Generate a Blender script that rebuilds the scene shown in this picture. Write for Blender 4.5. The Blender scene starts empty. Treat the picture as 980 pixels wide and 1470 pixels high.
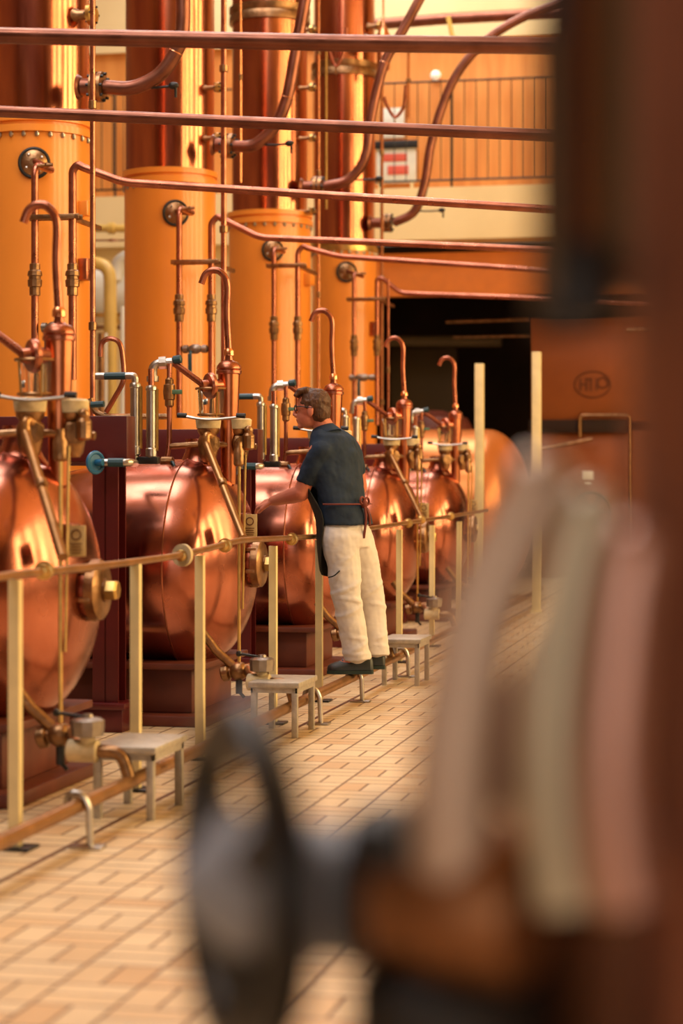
import bpy, bmesh, math, random
from mathutils import Vector, Matrix
random.seed(7)
PI = math.pi
V = Vector
COL = bpy.context.scene.collection
# ------------------------------------------------------------------ survey of the photograph
FPX = 3000.0; CH = 1.32; TH = math.atan(620/3000.0); CO = math.cos(TH); SI = math.sin(TH)
def WD(px, py, d):
    xc = (px-490)/FPX*d
    return V((xc*CO-d*SI, xc*SI+d*CO, CH+(690-py)/FPX*d))
def WY(px, py, Y):
    return WD(px, py, Y/((px-490)/FPX*SI+CO))
def WX(px, py, X):
    return WD(px, py, X/((px-490)/FPX*CO-SI))
def WZ(px, py, z):
    return WD(px, py, (CH-z)*FPX/(py-690))
# ------------------------------------------------------------------ materials
def mat(name, col, rough=.5, metal=0., spec=.5, var=0., vscale=6., stretch=(1,1,1), col2=None, bump=0., bscale=40., rvar=0., coat=0., trans=0., emit=None, estr=0.):
    m = bpy.data.materials.new(name); m.use_nodes = True
    nt = m.node_tree; N = nt.nodes; L = nt.links
    b = N['Principled BSDF']
    b.inputs['Base Color'].default_value = (*col, 1); b.inputs['Roughness'].default_value = rough
    b.inputs['Metallic'].default_value = metal; b.inputs['Specular IOR Level'].default_value = spec
    b.inputs['Coat Weight'].default_value = coat; b.inputs['Transmission Weight'].default_value = trans
    if emit: b.inputs['Emission Color'].default_value = (*emit, 1); b.inputs['Emission Strength'].default_value = estr
    tc = N.new('ShaderNodeTexCoord'); mp = N.new('ShaderNodeMapping'); mp.inputs['Scale'].default_value = stretch
    L.new(tc.outputs['Object'], mp.inputs['Vector'])
    if var > 0 or col2:
        n = N.new('ShaderNodeTexNoise'); n.inputs['Scale'].default_value = vscale; n.inputs['Detail'].default_value = 5
        L.new(mp.outputs[0], n.inputs['Vector'])
        r = N.new('ShaderNodeValToRGB'); e = r.color_ramp.elements
        c2 = col2 or tuple(x*(1-var) for x in col)
        e[0].position = .35; e[1].position = .65
        e[0].color = (*c2, 1); e[1].color = (*col, 1)
        L.new(n.outputs[0], r.inputs[0]); L.new(r.outputs[0], b.inputs['Base Color'])
    if rvar > 0:
        n = N.new('ShaderNodeTexNoise'); n.inputs['Scale'].default_value = vscale*1.7; n.inputs['Detail'].default_value = 4
        L.new(mp.outputs[0], n.inputs['Vector'])
        mr = N.new('ShaderNodeMapRange'); mr.inputs[1].default_value = .3; mr.inputs[2].default_value = .7
        mr.inputs[3].default_value = max(.02, rough-rvar); mr.inputs[4].default_value = rough+rvar
        L.new(n.outputs[0], mr.inputs[0]); L.new(mr.outputs[0], b.inputs['Roughness'])
    if bump > 0:
        n = N.new('ShaderNodeTexNoise'); n.inputs['Scale'].default_value = bscale; n.inputs['Detail'].default_value = 3
        L.new(mp.outputs[0], n.inputs['Vector'])
        bp = N.new('ShaderNodeBump'); bp.inputs['Strength'].default_value = min(bump,1); bp.inputs['Distance'].default_value = .01*max(1,bump)
        L.new(n.outputs[0], bp.inputs['Height']); L.new(bp.outputs[0], b.inputs['Normal'])
    return m
M = dict(
 copper=mat('still_copper', (.57,.215,.145), .23, 1, col2=(.38,.125,.075), vscale=2.2, rvar=.08, bump=.10, bscale=5),
 colcop=mat('tower_copper', (.62,.23,.11), .20, 1, col2=(.42,.13,.08), vscale=2.2, stretch=(3,3,.5), rvar=.05),
 sep=mat('separator_copper', (.60,.20,.09), .28, 1, var=.3, vscale=6),
 pipe=mat('pipe_copper', (.48,.17,.10), .32, 1, var=.35, vscale=9, rvar=.08),
 pipedull=mat('dull_copper', (.25,.095,.060), .36, .9, var=.3, vscale=7, rvar=.08),
 bright=mat('bright_copper', (.85,.36,.17), .26, 1, var=.25, vscale=8),
 bronze=mat('bronze', (.38,.21,.10), .38, 1, var=.45, vscale=14, bump=.3, bscale=40),
 brass=mat('brass', (.72,.47,.16), .32, 1, var=.3, vscale=12),
 orange=mat('orange_paint', (.80,.27,.035), .33, 0, .5, col2=(.74,.24,.03), vscale=2, stretch=(1,1,.4), coat=.15),
 orangew=mat('orange_wood', (.74,.30,.07), .5, 0, .4, col2=(.62,.22,.045), vscale=3, stretch=(3,3,.3)),
 red=mat('oxide_red', (.085,.005,.006), .38, 0, .5, var=.25, vscale=4),
 redl=mat('plinth_brown', (.14,.030,.015), .5, 0, .4, var=.35, vscale=5),
 cream=mat('cream_wall', (.80,.62,.33), .8, 0, .3, col2=(.74,.56,.29), vscale=1.2),
 creampost=mat('cream_paint', (.80,.66,.36), .5, 0, .4, var=.12, vscale=8),
 creamcap=mat('cream_cap', (.72,.56,.32), .6, 0, .3, var=.3, vscale=20),
 yellow=mat('yellow_paint', (.66,.42,.10), .4, 0, .5, var=.15, vscale=4),
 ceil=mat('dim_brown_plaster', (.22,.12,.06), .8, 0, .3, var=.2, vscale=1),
 railm=mat('rail_brown', (.40,.20,.075), .38, .85, var=.3, vscale=8),
 white=mat('white_paint', (.75,.72,.62), .45, 0, .5, var=.1, vscale=5),
 oldsteel=mat('worn_steel', (.34,.28,.23), .38, .9, var=.3, vscale=14),
 steel=mat('steel', (.55,.50,.44), .32, 1, var=.25, vscale=10),
 stool=mat('stool_metal', (.50,.45,.38), .5, .6, var=.25, vscale=25, bump=.2, bscale=120),
 teal=mat('teal_grip', (.012,.055,.075), .4, 0, .5),
 blue=mat('blue_wheel', (.015,.13,.28), .35, 0, .5),
 black=mat('black_rubber', (.012,.010,.009), .5, 0, .4),
 iron=mat('iron', (.028,.026,.025), .4, .5, .5, var=.3, vscale=20),
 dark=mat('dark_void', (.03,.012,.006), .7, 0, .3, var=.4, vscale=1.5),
 darkbeam=mat('dark_beam', (.07,.045,.02), .6, 0, .3),
 greyblue=mat('grey_blue_paint', (.34,.36,.41), .5, .1, .5, var=.25, vscale=10),
 shirt=mat('navy_cotton', (.024,.038,.066), .85, 0, .2, var=.25, vscale=9, bump=.3, bscale=25),
 apron=mat('apron_cloth', (.020,.020,.018), .75, 0, .3, var=.3, vscale=8, bump=.3, bscale=18),
 strap=mat('apron_strap', (.16,.035,.025), .7, 0, .3),
 trouser=mat('off_white_cotton', (.71,.66,.64), .85, 0, .2, var=.08, vscale=7, stretch=(1,1,1.6), bump=2, bscale=4),
 skin=mat('skin', (.60,.21,.13), .5, 0, .4, col2=(.54,.16,.10), vscale=9),
 hair=mat('hair', (.10,.038,.015), .55, 0, .4, var=.5, vscale=40, stretch=(1,1,.3), bump=.6, bscale=90),
 shoe=mat('shoe_leather', (.018,.022,.020), .45, 0, .5, var=.3, vscale=20),
 sole=mat('shoe_sole', (.02,.035,.03), .6, 0, .3),
 paleplate=mat('name_plate', (.66,.47,.20), .4, .4, .5, var=.15, vscale=20),
 pale=mat('pale_metal', (.60,.44,.33), .35, .35, var=.12, vscale=4),
 palegreen=mat('pale_enamel', (.62,.57,.42), .30, .3, var=.12, vscale=4),
 pinkcop=mat('pink_copper', (.58,.33,.26), .28, .6, var=.15, vscale=4),
 cabinet=mat('cabinet_orange', (.30,.08,.014), .45, 0, .4, var=.15, vscale=2),
 midbrown=mat('tan_brown_metal', (.36,.235,.165), .45, .5, var=.2, vscale=4),
 brown=mat('brown_metal', (.16,.055,.02), .45, .6, var=.3, vscale=5),
 redbrown=mat('red_brown_metal', (.32,.13,.08), .45, .6, var=.2, vscale=3),
 olive=mat('olive_metal', (.13,.075,.03), .5, .5, var=.2, vscale=3),
 lamp=mat('lamp_white', (.9,.88,.8), .4, 0, emit=(1,.9,.7), estr=.35),
)
def glass_mat():
    m = bpy.data.materials.new('clear_glass'); m.use_nodes = True
    b = m.node_tree.nodes['Principled BSDF']
    b.inputs['Base Color'].default_value = (.95,.9,.8,1); b.inputs['Roughness'].default_value = .05
    b.inputs['Transmission Weight'].default_value = .95; b.inputs['IOR'].default_value = 1.1
    return m
M['glass'] = glass_mat()
def floor_mat():
    m = bpy.data.materials.new('basket_weave_tiles'); m.use_nodes = True
    nt = m.node_tree; N = nt.nodes; L = nt.links; b = N['Principled BSDF']
    def mth(op, a, bb=None, cc=None):
        n = N.new('ShaderNodeMath'); n.operation = op
        for i, x in enumerate((a, bb, cc)):
            if x is None: continue
            if isinstance(x, (int, float)): n.inputs[i].default_value = x
            else: L.new(x, n.inputs[i])
        return n.outputs[0]
    tc = N.new('ShaderNodeTexCoord'); sp = N.new('ShaderNodeSeparateXYZ'); L.new(tc.outputs['Object'], sp.inputs[0])
    S = .218
    u = mth('DIVIDE', mth('ADD', sp.outputs[0], 2.49), S); v = mth('DIVIDE', sp.outputs[1], S)
    fu, fv = mth('FLOOR', u), mth('FLOOR', v); ru, rv = mth('SUBTRACT', u, fu), mth('SUBTRACT', v, fv)
    par = mth('FLOORED_MODULO', mth('ADD', fu, fv), 2.)
    a = mth('ADD', mth('MULTIPLY', par, ru), mth('MULTIPLY', mth('SUBTRACT', 1., par), rv))
    # distance to the nearest joint
    def edge(r): return mth('MINIMUM', r, mth('SUBTRACT', 1., r))
    d = mth('MINIMUM', mth('MINIMUM', edge(ru), edge(rv)), mth('ABSOLUTE', mth('SUBTRACT', a, .5)))
    nz = N.new('ShaderNodeTexNoise'); nz.inputs['Scale'].default_value = 30; L.new(tc.outputs['Object'], nz.inputs['Vector'])
    d2 = mth('ADD', d, mth('MULTIPLY', mth('SUBTRACT', nz.outputs[0], .5), .012))
    g = N.new('ShaderNodeMapRange'); g.interpolation_type = 'SMOOTHSTEP'; L.new(d2, g.inputs[0])
    g.inputs[1].default_value = .016; g.inputs[2].default_value = .034
    wn = N.new('ShaderNodeTexWhiteNoise'); cb = N.new('ShaderNodeCombineXYZ')
    L.new(fu, cb.inputs[0]); L.new(fv, cb.inputs[1]); L.new(mth('GREATER_THAN', a, .5), cb.inputs[2]); L.new(cb.outputs[0], wn.inputs['Vector'])
    r = N.new('ShaderNodeValToRGB'); e = r.color_ramp.elements
    e[0].color = (.70,.44,.22,1); e[1].color = (.84,.64,.40,1)
    x = e.new(.3); x.color = (.79,.57,.33,1)
    L.new(wn.outputs['Value'], r.inputs[0])
    n2 = N.new('ShaderNodeTexNoise'); n2.inputs['Scale'].default_value = 3; n2.inputs['Detail'].default_value = 6; L.new(tc.outputs['Object'], n2.inputs['Vector'])
    mx = N.new('ShaderNodeMix'); mx.data_type = 'RGBA'; mx.blend_type = 'MULTIPLY'; mx.inputs[0].default_value = .35
    L.new(r.outputs[0], mx.inputs[6]); L.new(n2.outputs[0], mx.inputs[7])
    m2 = N.new('ShaderNodeMix'); m2.data_type = 'RGBA'; L.new(g.outputs[0], m2.inputs[0])
    m2.inputs[6].default_value = (.17,.085,.04,1); L.new(mx.outputs[2], m2.inputs[7]); L.new(m2.outputs[2], b.inputs['Base Color'])
    b.inputs['Roughness'].default_value = .42
    bp = N.new('ShaderNodeBump'); bp.inputs['Strength'].default_value = .5; bp.inputs['Distance'].default_value = .004
    L.new(g.outputs[0], bp.inputs['Height']); L.new(bp.outputs[0], b.inputs['Normal'])
    return m
M['floor'] = floor_mat()
# ------------------------------------------------------------------ geometry helpers
def frame(axis):
    a = V(axis).normalized()
    h = V((0,0,1)) if abs(a.z) < .95 else V((1,0,0))
    u = h.cross(a).normalized(); return a, u, a.cross(u)
def fillet(pts, r, n=6):
    pts = [V(p) for p in pts]; out = [pts[0]]
    for i in range(1, len(pts)-1):
        a, b, c = pts[i-1], pts[i], pts[i+1]
        d1, d2 = (a-b), (c-b)
        k = min(r, d1.length*.48, d2.length*.48)
        p0, p1 = b+d1.normalized()*k, b+d2.normalized()*k
        for j in range(n+1):
            t = j/n; out.append(p0*(1-t)**2+b*2*t*(1-t)+p1*t*t)
    out.append(pts[-1]); return out
def smoothpath(pts, n=6):
    pts = [V(p) for p in pts]; P = [pts[0]*2-pts[1]]+pts+[pts[-1]*2-pts[-2]]; out = []
    for i in range(1, len(P)-2):
        for j in range(n):
            t = j/n; a, b, c, d = P[i-1], P[i], P[i+1], P[i+2]
            out.append(.5*((2*b)+(c-a)*t+(2*a-5*b+4*c-d)*t*t+(3*b-a-3*c+d)*t**3))
    out.append(pts[-1]); return out
class B:
    def __init__(s): s.bm = bmesh.new()
    def skin(s, rings, cap=True, closed=False):
        bm = s.bm; R = [[bm.verts.new(p) for p in r] for r in rings]; n = len(R[0])
        rng = range(len(R)) if closed else range(len(R)-1)
        for i in rng:
            a, b = R[i], R[(i+1) % len(R)]
            for j in range(n):
                try: bm.faces.new((a[j], a[(j+1)%n], b[(j+1)%n], b[j]))
                except ValueError: pass
        if cap and not closed:
            try: bm.faces.new(R[0][::-1]); bm.faces.new(R[-1])
            except ValueError: pass
        return s
    def tube(s, pts, r, n=14, fil=0, sm=False, cap=True, flat=1.):
        pts = [V(p) for p in pts]
        if sm: pts = smoothpath(pts)
        elif fil: pts = fillet(pts, fil)
        q = [pts[0]]
        for p in pts[1:]:
            if (p-q[-1]).length > 1e-5: q.append(p)
        pts = q; m = len(pts)
        rs = [r]*m if not isinstance(r, (list, tuple)) else [r[0]+(r[-1]-r[0])*i/(m-1) if len(r) == 2 else r[min(len(r)-1, int(i*len(r)/m))] for i in range(m)]
        u = None; rings = []
        for i, p in enumerate(pts):
            t = (pts[min(i+1, m-1)]-pts[max(i-1, 0)]).normalized()
            if u is None: _, u, _ = frame(t)
            u = (u-t*u.dot(t)).normalized(); w = t.cross(u)
            rings.append([p+(u*math.cos(2*PI*k/n)+w*math.sin(2*PI*k/n)*flat)*rs[i] for k in range(n)])
        return s.skin(rings, cap)
    def lathe(s, prof, o, axis=(0,0,1), n=32, cap=True, sc=(1,1)):
        a, u, w = frame(axis); o = V(o)
        rings = [[o+a*h+(u*math.cos(2*PI*k/n)*sc[0]+w*math.sin(2*PI*k/n)*sc[1])*max(r, 1e-4) for k in range(n)] for r, h in prof]
        return s.skin(rings, cap)
    def cyl(s, a, b, r, n=20):
        a, b = V(a), V(b); return s.lathe([(r,0),(r,(b-a).length)], a, b-a, n)
    def box(s, c, size, bev=.0, rz=0, mtx=None):
        t = bmesh.new(); bmesh.ops.create_cube(t, size=1)
        for v in t.verts: v.co = V((v.co.x*size[0], v.co.y*size[1], v.co.z*size[2]))
        if bev: bmesh.ops.bevel(t, geom=list(t.edges), offset=bev, segments=2, affect='EDGES', profile=.5)
        mm = Matrix.Translation(V(c)) @ (mtx or Matrix.Rotation(rz, 4, 'Z'))
        t.transform(mm); me = bpy.data.meshes.new('t'); t.to_mesh(me); s.bm.from_mesh(me); bpy.data.meshes.remove(me); t.free()
        return s
    def bx(s, a, b, bev=0):
        a, b = V(a), V(b); d = b-a
        return s.box((a+b)/2, (abs(d.x), abs(d.y), abs(d.z)), bev)
    def ball(s, c, r, n=16):
        c = V(c); rr = r if isinstance(r, (tuple, list, V)) else (r, r, r)
        rings = []
        for i in range(n//2+1):
            f = PI*i/(n//2); k = max(math.sin(f), 1e-3)
            rings.append([c+V((rr[0]*k*math.cos(2*PI*j/n), rr[1]*k*math.sin(2*PI*j/n), -rr[2]*math.cos(f))) for j in range(n)])
        return s.skin(rings)
    def torus(s, c, axis, R, r, n=48, m=12, sc=(1,1)):
        a, u, w = frame(axis); c = V(c); rings = []
        for i in range(n):
            t = 2*PI*i/n; d = u*math.cos(t)*sc[0]+w*math.sin(t)*sc[1]; o = c+d*R; dn = d.normalized()
            rings.append([o+(dn*math.cos(2*PI*k/m)+a*math.sin(2*PI*k/m))*r for k in range(m)])
        return s.skin(rings, closed=True)
def obj(name, b, m, parent=None, shade=True):
    bmesh.ops.recalc_face_normals(b.bm, faces=b.bm.faces)
    if parent is not None: b.bm.transform(Matrix.Translation(-origin(parent)))
    me = bpy.data.meshes.new(name); b.bm.to_mesh(me); b.bm.free()
    if shade:
        for p in me.polygons: p.use_smooth = True
        try: me.set_sharp_from_angle(angle=math.radians(35))
        except Exception: pass
    me.materials.append(m if not isinstance(m, str) else M[m])
    o = bpy.data.objects.new(name, me); COL.objects.link(o)
    if parent is not None: o.parent = parent
    return o
def origin(o):
    p = V((0,0,0))
    while o is not None: p = p+o.location; o = o.parent
    return p
def thing(name, label, cat, loc=(0,0,0), group=None):
    o = bpy.data.objects.new(name, None); COL.objects.link(o); o.location = loc; o.empty_display_size = .1
    o['label'] = label; o['category'] = cat
    if group: o['group'] = group
    return o
def tag(o, label, cat, group=None, kind=None):
    if label: o['label'] = label
    if cat: o['category'] = cat
    if group: o['group'] = group
    if kind: o['kind'] = kind
    return o
def struct(name, b, m): return tag(obj(name, b, m, shade=False), None, None, None, 'structure')
def dup(root, delta, label):
    r = root.copy(); COL.objects.link(r); r.location = root.location+V(delta); r['label'] = label
    def rec(src, dst):
        for ch in list(src.children):
            c = ch.copy(); COL.objects.link(c); c.parent = dst; rec(ch, c)
    rec(root, r); return r
# ------------------------------------------------------------------ room
struct('floor', B().bx((-12,-5,-.1), (9,34,0)), 'floor')
b = B().bx((-12,27.6,5.0), (9,27.8,7.2))
struct('wall_back', b, 'orangew')
struct('wall_back_upper', B().bx((-12,27.5,7.2), (9,27.85,10)), 'cream')
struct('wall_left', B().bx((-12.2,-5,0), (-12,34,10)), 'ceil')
b = B(); WIN = [(6.2+3.5*i) for i in range(5)]
ys = [-5.]
for y in WIN: ys += [y-.85, y+.85]
ys.append(34.)
for i in range(0, len(ys), 2): b.bx((9,ys[i],0), (9.3,ys[i+1],10))
for y in WIN: b.bx((9,y-.85,0), (9.3,y+.85,2.2)); b.bx((9,y-.85,9.2), (9.3,y+.85,10))
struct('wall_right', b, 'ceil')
for i, y in enumerate(WIN):
    f = B()
    for yy in (y-.82, y, y+.82): f.bx((9.05,yy-.03,2.2), (9.13,yy+.03,9.2))
    for zz in (2.23, 4.5, 6.8, 9.17): f.bx((9.06,y-.85,zz-.03), (9.12,y+.85,zz+.03))
    struct('window_%d' % (i+1), f, 'white')
b = B(); SKY = [4., 11., 18., 25.]
xs = [-12,-7.6,-2.6,9]
b.bx((-12,-5,10), (-7.6,34,10.2)).bx((-2.6,-5,10), (9,34,10.2))
yy = -5
for y in SKY: b.bx((-7.6,yy,10), (-2.6,y-2,10.2)); yy = y+2
b.bx((-7.6,yy,10), (-2.6,34,10.2)); struct('ceiling', b, 'cream')
b = B().bx((-12,-5.2,0), (-3,-5,10)).bx((5,-5.2,0), (9,-5,10)).bx((-3,-5.2,0), (5,-5,.6)).bx((-3,-5.2,3.2), (5,-5,10))
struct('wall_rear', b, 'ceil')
f = B()
for xx in (-3, -1, 1, 3, 5): f.bx((xx-.04,-5.12,.6), (xx+.04,-5.04,3.2))
for zz in (.63, 3.17): f.bx((-3,-5.12,zz-.03), (5,-5.04,zz+.03))
struct('window_6', f, 'white')  # unseen frame, added around the fill light in the rear wall opening
# gallery across the back
gY = 27.0
z1 = WY(650,268,gY).z; z0 = WY(650,343,gY).z
struct('trim_gallery_slab', B().bx((-12,gY,z0), (9,27.6,z1)), 'cream')
struct('trim_gallery_beam', B().bx((-12,gY+.5,WY(650,424,gY+.5).z), (9,gY+.7,z0-.12)), mat('orange_beam', (.72,.22,.03), .45, 0, col2=(.66,.2,.03)))
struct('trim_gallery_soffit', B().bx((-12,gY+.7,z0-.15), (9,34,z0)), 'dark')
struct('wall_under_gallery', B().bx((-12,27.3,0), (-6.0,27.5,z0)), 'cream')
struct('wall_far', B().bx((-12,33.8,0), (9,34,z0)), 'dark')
# window / skylight light, then an added rear fill
def area(name, loc, rot, sx, sy, e, col):
    l = bpy.data.lights.new(name, 'AREA'); l.shape = 'RECTANGLE'; l.size = sx; l.size_y = sy; l.energy = e; l.color = col
    o = bpy.data.objects.new(name, l); COL.objects.link(o); o.location = loc; o.rotation_euler = rot; return o
for i, y in enumerate(WIN):
    area('window_daylight', (9.2, y, 5.7), (0, PI/2, 0), 6.9, 1.6, 620, (1.0,.70,.32))
for y in SKY:
    area('skylight_daylight', (-5.1, y, 10.1), (0, 0, 0), 4.9, 3.8, 540, (1.0,.95,.92))
area('rear_fill_light', (1, -5.15, 1.9), (PI/2, 0, 0), 7.8, 2.5, 150, (1.0,.90,.80))  # added fill from behind the camera, brightens the foreground
# ------------------------------------------------------------------ gallery railing, things on the back wall
t = thing('balcony_railing', 'thin dark metal railing with vertical bars along the orange gallery', 'railing', (-6,gY+.1,z1))
zt = WY(650,116,gY+.1).z; zb = WY(650,258,gY+.1).z
for zz in (zt, zb): obj('rail', B().tube([(-11.5,gY+.1,zz),(3.5,gY+.1,zz)], .014, 8), 'iron', t)
xx = -11.4; n = 0; bb = B()
while xx < 3.4:
    bb.tube([(xx,gY+.1,zb),(xx,gY+.1,zt)], .007, 6); n += 1; xx += .155
tag(obj('baluster_bars', bb, 'iron', t), None, None, None, 'stuff')
for px in (648.,): 
    p = WY(px, 150, gY+.1); obj('post', B().tube([(p.x,p.y,z1-.05),(p.x,p.y,zt)], .018, 8), 'iron', t)
for px in (165.,): 
    p = WY(px, 150, gY+.1); obj('post', B().tube([(p.x,p.y,z1-.05),(p.x,p.y,zt)], .018, 8), 'iron', t)
p = WY(625,108,27.55)
tag(obj('wall_lamp', B().lathe([(.02,-.06),(.05,-.05),(.07,0),(.05,.05),(.02,.07)], p, (0,-1,.2), 20), 'lamp'), 'small round white lamp on the orange gallery wall above the railing', 'lamp')
t = thing('display_board', 'white and red poster board with a black top bar on the gallery', 'poster', WY(572,266,gY+.35))
a, c_ = WY(540,212,gY+.35), WY(597,262,gY+.35)
obj('board', B().bx((a.x,gY+.34,c_.z), (c_.x,gY+.37,a.z), .004), 'white', t)
rp = B()
for (x0,y0,x1,y1) in ((550,221,584,231),(556,238,586,250)):
    q0, q1 = WY(x0,y0,gY+.33), WY(x1,y1,gY+.33); rp.bx((q0.x,gY+.330,q1.z), (q1.x,gY+.342,q0.z), .003)
obj('red_print', rp, mat('print_red', (.65,.10,.06), .6), t)
q0, q1 = WY(534,203,gY+.33), WY(599,212,gY+.33)
obj('top_bar', B().bx((q0.x,gY+.30,q1.z), (q1.x,gY+.38,q0.z), .01), 'black', t)
for px in (545, 591):
    q = WY(px,262,gY+.36); obj('leg', B().bx((q.x-.02,gY+.35,z1), (q.x+.02,gY+.38,q.z)), 'creampost', t)
a, c_ = WY(546,156,27.57), WY(580,198,27.57)
tag(obj('wall_sign', B().bx((a.x,27.55,c_.z), (c_.x,27.6,a.z), .005), 'white'), 'plain white square sign on the orange wall behind the gallery railing', 'sign')
tag(obj('ceiling_duct_pipe', B().tube([WY(500,38,26.6), WY(640,27,26.6), WY(1100,2,26.6)], .075, 12), 'pipedull'), 'long brown pipe running across the cream wall above the gallery', 'pipe')
t = thing('pipe_hanger', 'yellow strap hanger dangling from the brown pipe high on the wall', 'hanger', WY(645,27,26.55))
obj('strap', B().tube([WY(643,24,26.5), WY(646,38,26.5), WY(650,52,26.5), WY(662,58,26.5)], .03, 8, sm=True), 'yellow', t)
# ------------------------------------------------------------------ towers (tall columns)
TW = [ # px centre, Y, radius, flange y px, upper radius ratio
 (52,14.7,.395,182), (244,17.5,.395,254), (387,20.3,.41,312), (494,23.1,.365,352)]
where = ['at the left edge, nearest the camera', 'second from the left', 'third from the left, above the man', 'farthest, beside the gallery']
upr = [.39,.385,.375,.345]
TC = []
for i, (px, Y, r, fy) in enumerate(TW):
    c0 = WY(px, fy, Y); zf = c0.z; x, y = c0.x, c0.y; TC.append(V((x,y,zf)))
    t = thing('distillation_column', 'tall column with orange painted base and copper upper part, '+where[i], 'column', (x,y,0), 'tall distillation columns behind the stills')
    obj('jacket', B().lathe([(r,0),(r,zf-.06)], (x,y,0), n=64), 'orange', t)
    obj('flange', B().lathe([(r,-.10),(r+.022,-.095),(r+.022,-.045),(r-.002,-.04),(r-.002,-.02),(r+.018,-.015),(r+.018,.03),(r-.01,.035)], (x,y,zf), n=64), 'orange' if i != 3 else 'brass', t)
    for k in range(26):
        an = 2*PI*k/26
        if math.sin(an) < .45:
            obj('bolt', B().lathe([(.016,0),(.016,.018),(.009,.02),(.009,.035)], (x+(r+.004)*math.cos(an), y+(r+.004)*math.sin(an), zf-.125), (0,0,1), 8).ball((x+(r+.006)*math.cos(an), y+(r+.006)*math.sin(an), zf-.125), .013, 8), 'steel', t)
    u = upr[i]
    obj('copper_shell', B().lathe([(u,.03),(u,9.7-zf)], (x,y,zf), n=64), 'colcop', t)
    if i >= 2:
        z = WY(px, 24 if i == 2 else 103, Y).z
        obj('joint_ring', B().lathe([(u,-.09),(u+.03,-.085),(u+.03,-.02),(u+.018,0),(u+.03,.02),(u+.03,.075),(u,.08)], (x,y,z), n=64), 'bronze', t)
# nozzles on the right-front side of the towers, big swept pipes
BIG = [
 (0, [(112,125),(150,125),(190,126),(228,108),(252,75),(262,40),(262,-40)], .052, .4),
 (1, [(305,208),(335,210),(365,208),(395,180),(412,140),(425,70),(445,-40)], .050, .35),
 (2, [(432,268),(465,268),(500,258),(524,225),(534,160),(552,90),(580,40),(615,-25)], .048, .25),
 (3, [(530,320),(565,320),(595,303),(610,260),(620,200),(648,120),(690,65),(745,28),(830,-4)], .050, .2)]
bl = ['sweeping up beside the second column', 'rising in front of the third column', 'curving up behind the fourth column towards the gallery', 'sweeping up across the gallery railing']
for (k, pts, r, off) in BIG:
    Y = TW[k][1]-off
    P = [WY(a, bq, Y) for a, bq in pts]
    t = thing('swept_pipe', 'thick dark copper pipe '+bl[k], 'pipe', P[0], 'thick swept copper pipes')
    obj('bend', B().tube(P[1:], r, 20, sm=True), 'pipedull', t)
    ax = (P[1]-P[0]).normalized()
    obj('nozzle', B().tube([P[0], P[0]+(P[1]-P[0])*.55], r*1.18, 20).lathe([(r*1.2,0),(r*1.75,.01),(r*1.5,.03),(r*1.2,.04)], P[0]-ax*.01, ax, 24), 'pipedull', t)
    fl = obj('flange', B().lathe([(r*1.1,-.045),(r*2.1,-.04),(r*2.1,-.008),(r*1.6,-.006),(r*1.6,.006),(r*2.1,.008),(r*2.1,.04),(r*1.1,.045)], P[0]+(P[1]-P[0])*.75, ax, 28), 'bronze', t)
    _, uu, ww = frame(ax); fc = P[0]+(P[1]-P[0])*.75
    for j in range(8):
        q = fc+(uu*math.cos(j*PI/4)+ww*math.sin(j*PI/4))*r*1.82
        obj('bolt', B().lathe([(.012,-.06),(.012,.06)], q, ax, 6), 'iron', fl)
    obj('weld_ring', B().torus(P[-3], (P[-2]-P[-4]), r*.98, .004, 20, 6), 'bright', t)
    # small drain cock on the bend
    e = P[2]+V((.02,-.0,-.0)); d = V((.28,0,.0))
    dv = obj('drain_pipe', B().tube([e, e+V((.16,0,-.005)), e+d], .009, 8), 'iron', t)
    obj('drain_cap', B().lathe([(.013,0),(.022,.01),(.028,.03),(.020,.06),(.010,.07)], e+d+V((-.03,0,0)), (1,0,.1), 10).cyl(e+d+V((.02,0,0)), e+d+V((.02,0,-.08)), .010, 8), 'iron', t)
# small side ports
SP = [(0,108,25,.055),(1,312,128,.03),(1,312,200,.03),(2,440,45,.03),(2,440,128,.028),(2,440,200,.026),(2,440,305,.026),(3,530,40,.04),(3,533,260,.025)]
sl = ['near the top of the leftmost column', 'high on the right side of the second column', 'below the upper port of the second column', 'top right of the third column', 'second down on the third column', 'third down on the third column','just above the orange part of the third column','near the top of the fourth column','low on the copper of the fourth column']
for j, (k, px, py, r) in enumerate(SP):
    Y = TW[k][1]-.08; p = WY(px, py, Y); cx = TC[k]
    p = V((cx.x+upr[k]*.93, cx.y-.14, p.z))
    t = thing('side_port', 'small bronze flanged port '+sl[j], 'port', p, 'small flanged ports on the column sides')
    ax = V((1,-.15,0)).normalized()
    obj('neck', B().lathe([(r*1.3,-.03),(r*.7,.02),(r*.6,.12)], p, ax, 16), 'bronze', t)
    obj('flange', B().lathe([(r*.6,.10),(r*1.5,.105),(r*1.5,.135),(r*.7,.14),(r*.7,.16),(r*.01,.165)], p, ax, 20), 'brass', t)
    _, uu, ww = frame(ax)
    bb = B()
    for q in range(6): bb.lathe([(.008,.09),(.008,.15)], p+(uu*math.cos(q*PI/3)+ww*math.sin(q*PI/3))*r*1.2, ax, 6)
    obj('bolts', bb, 'iron', t)
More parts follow.
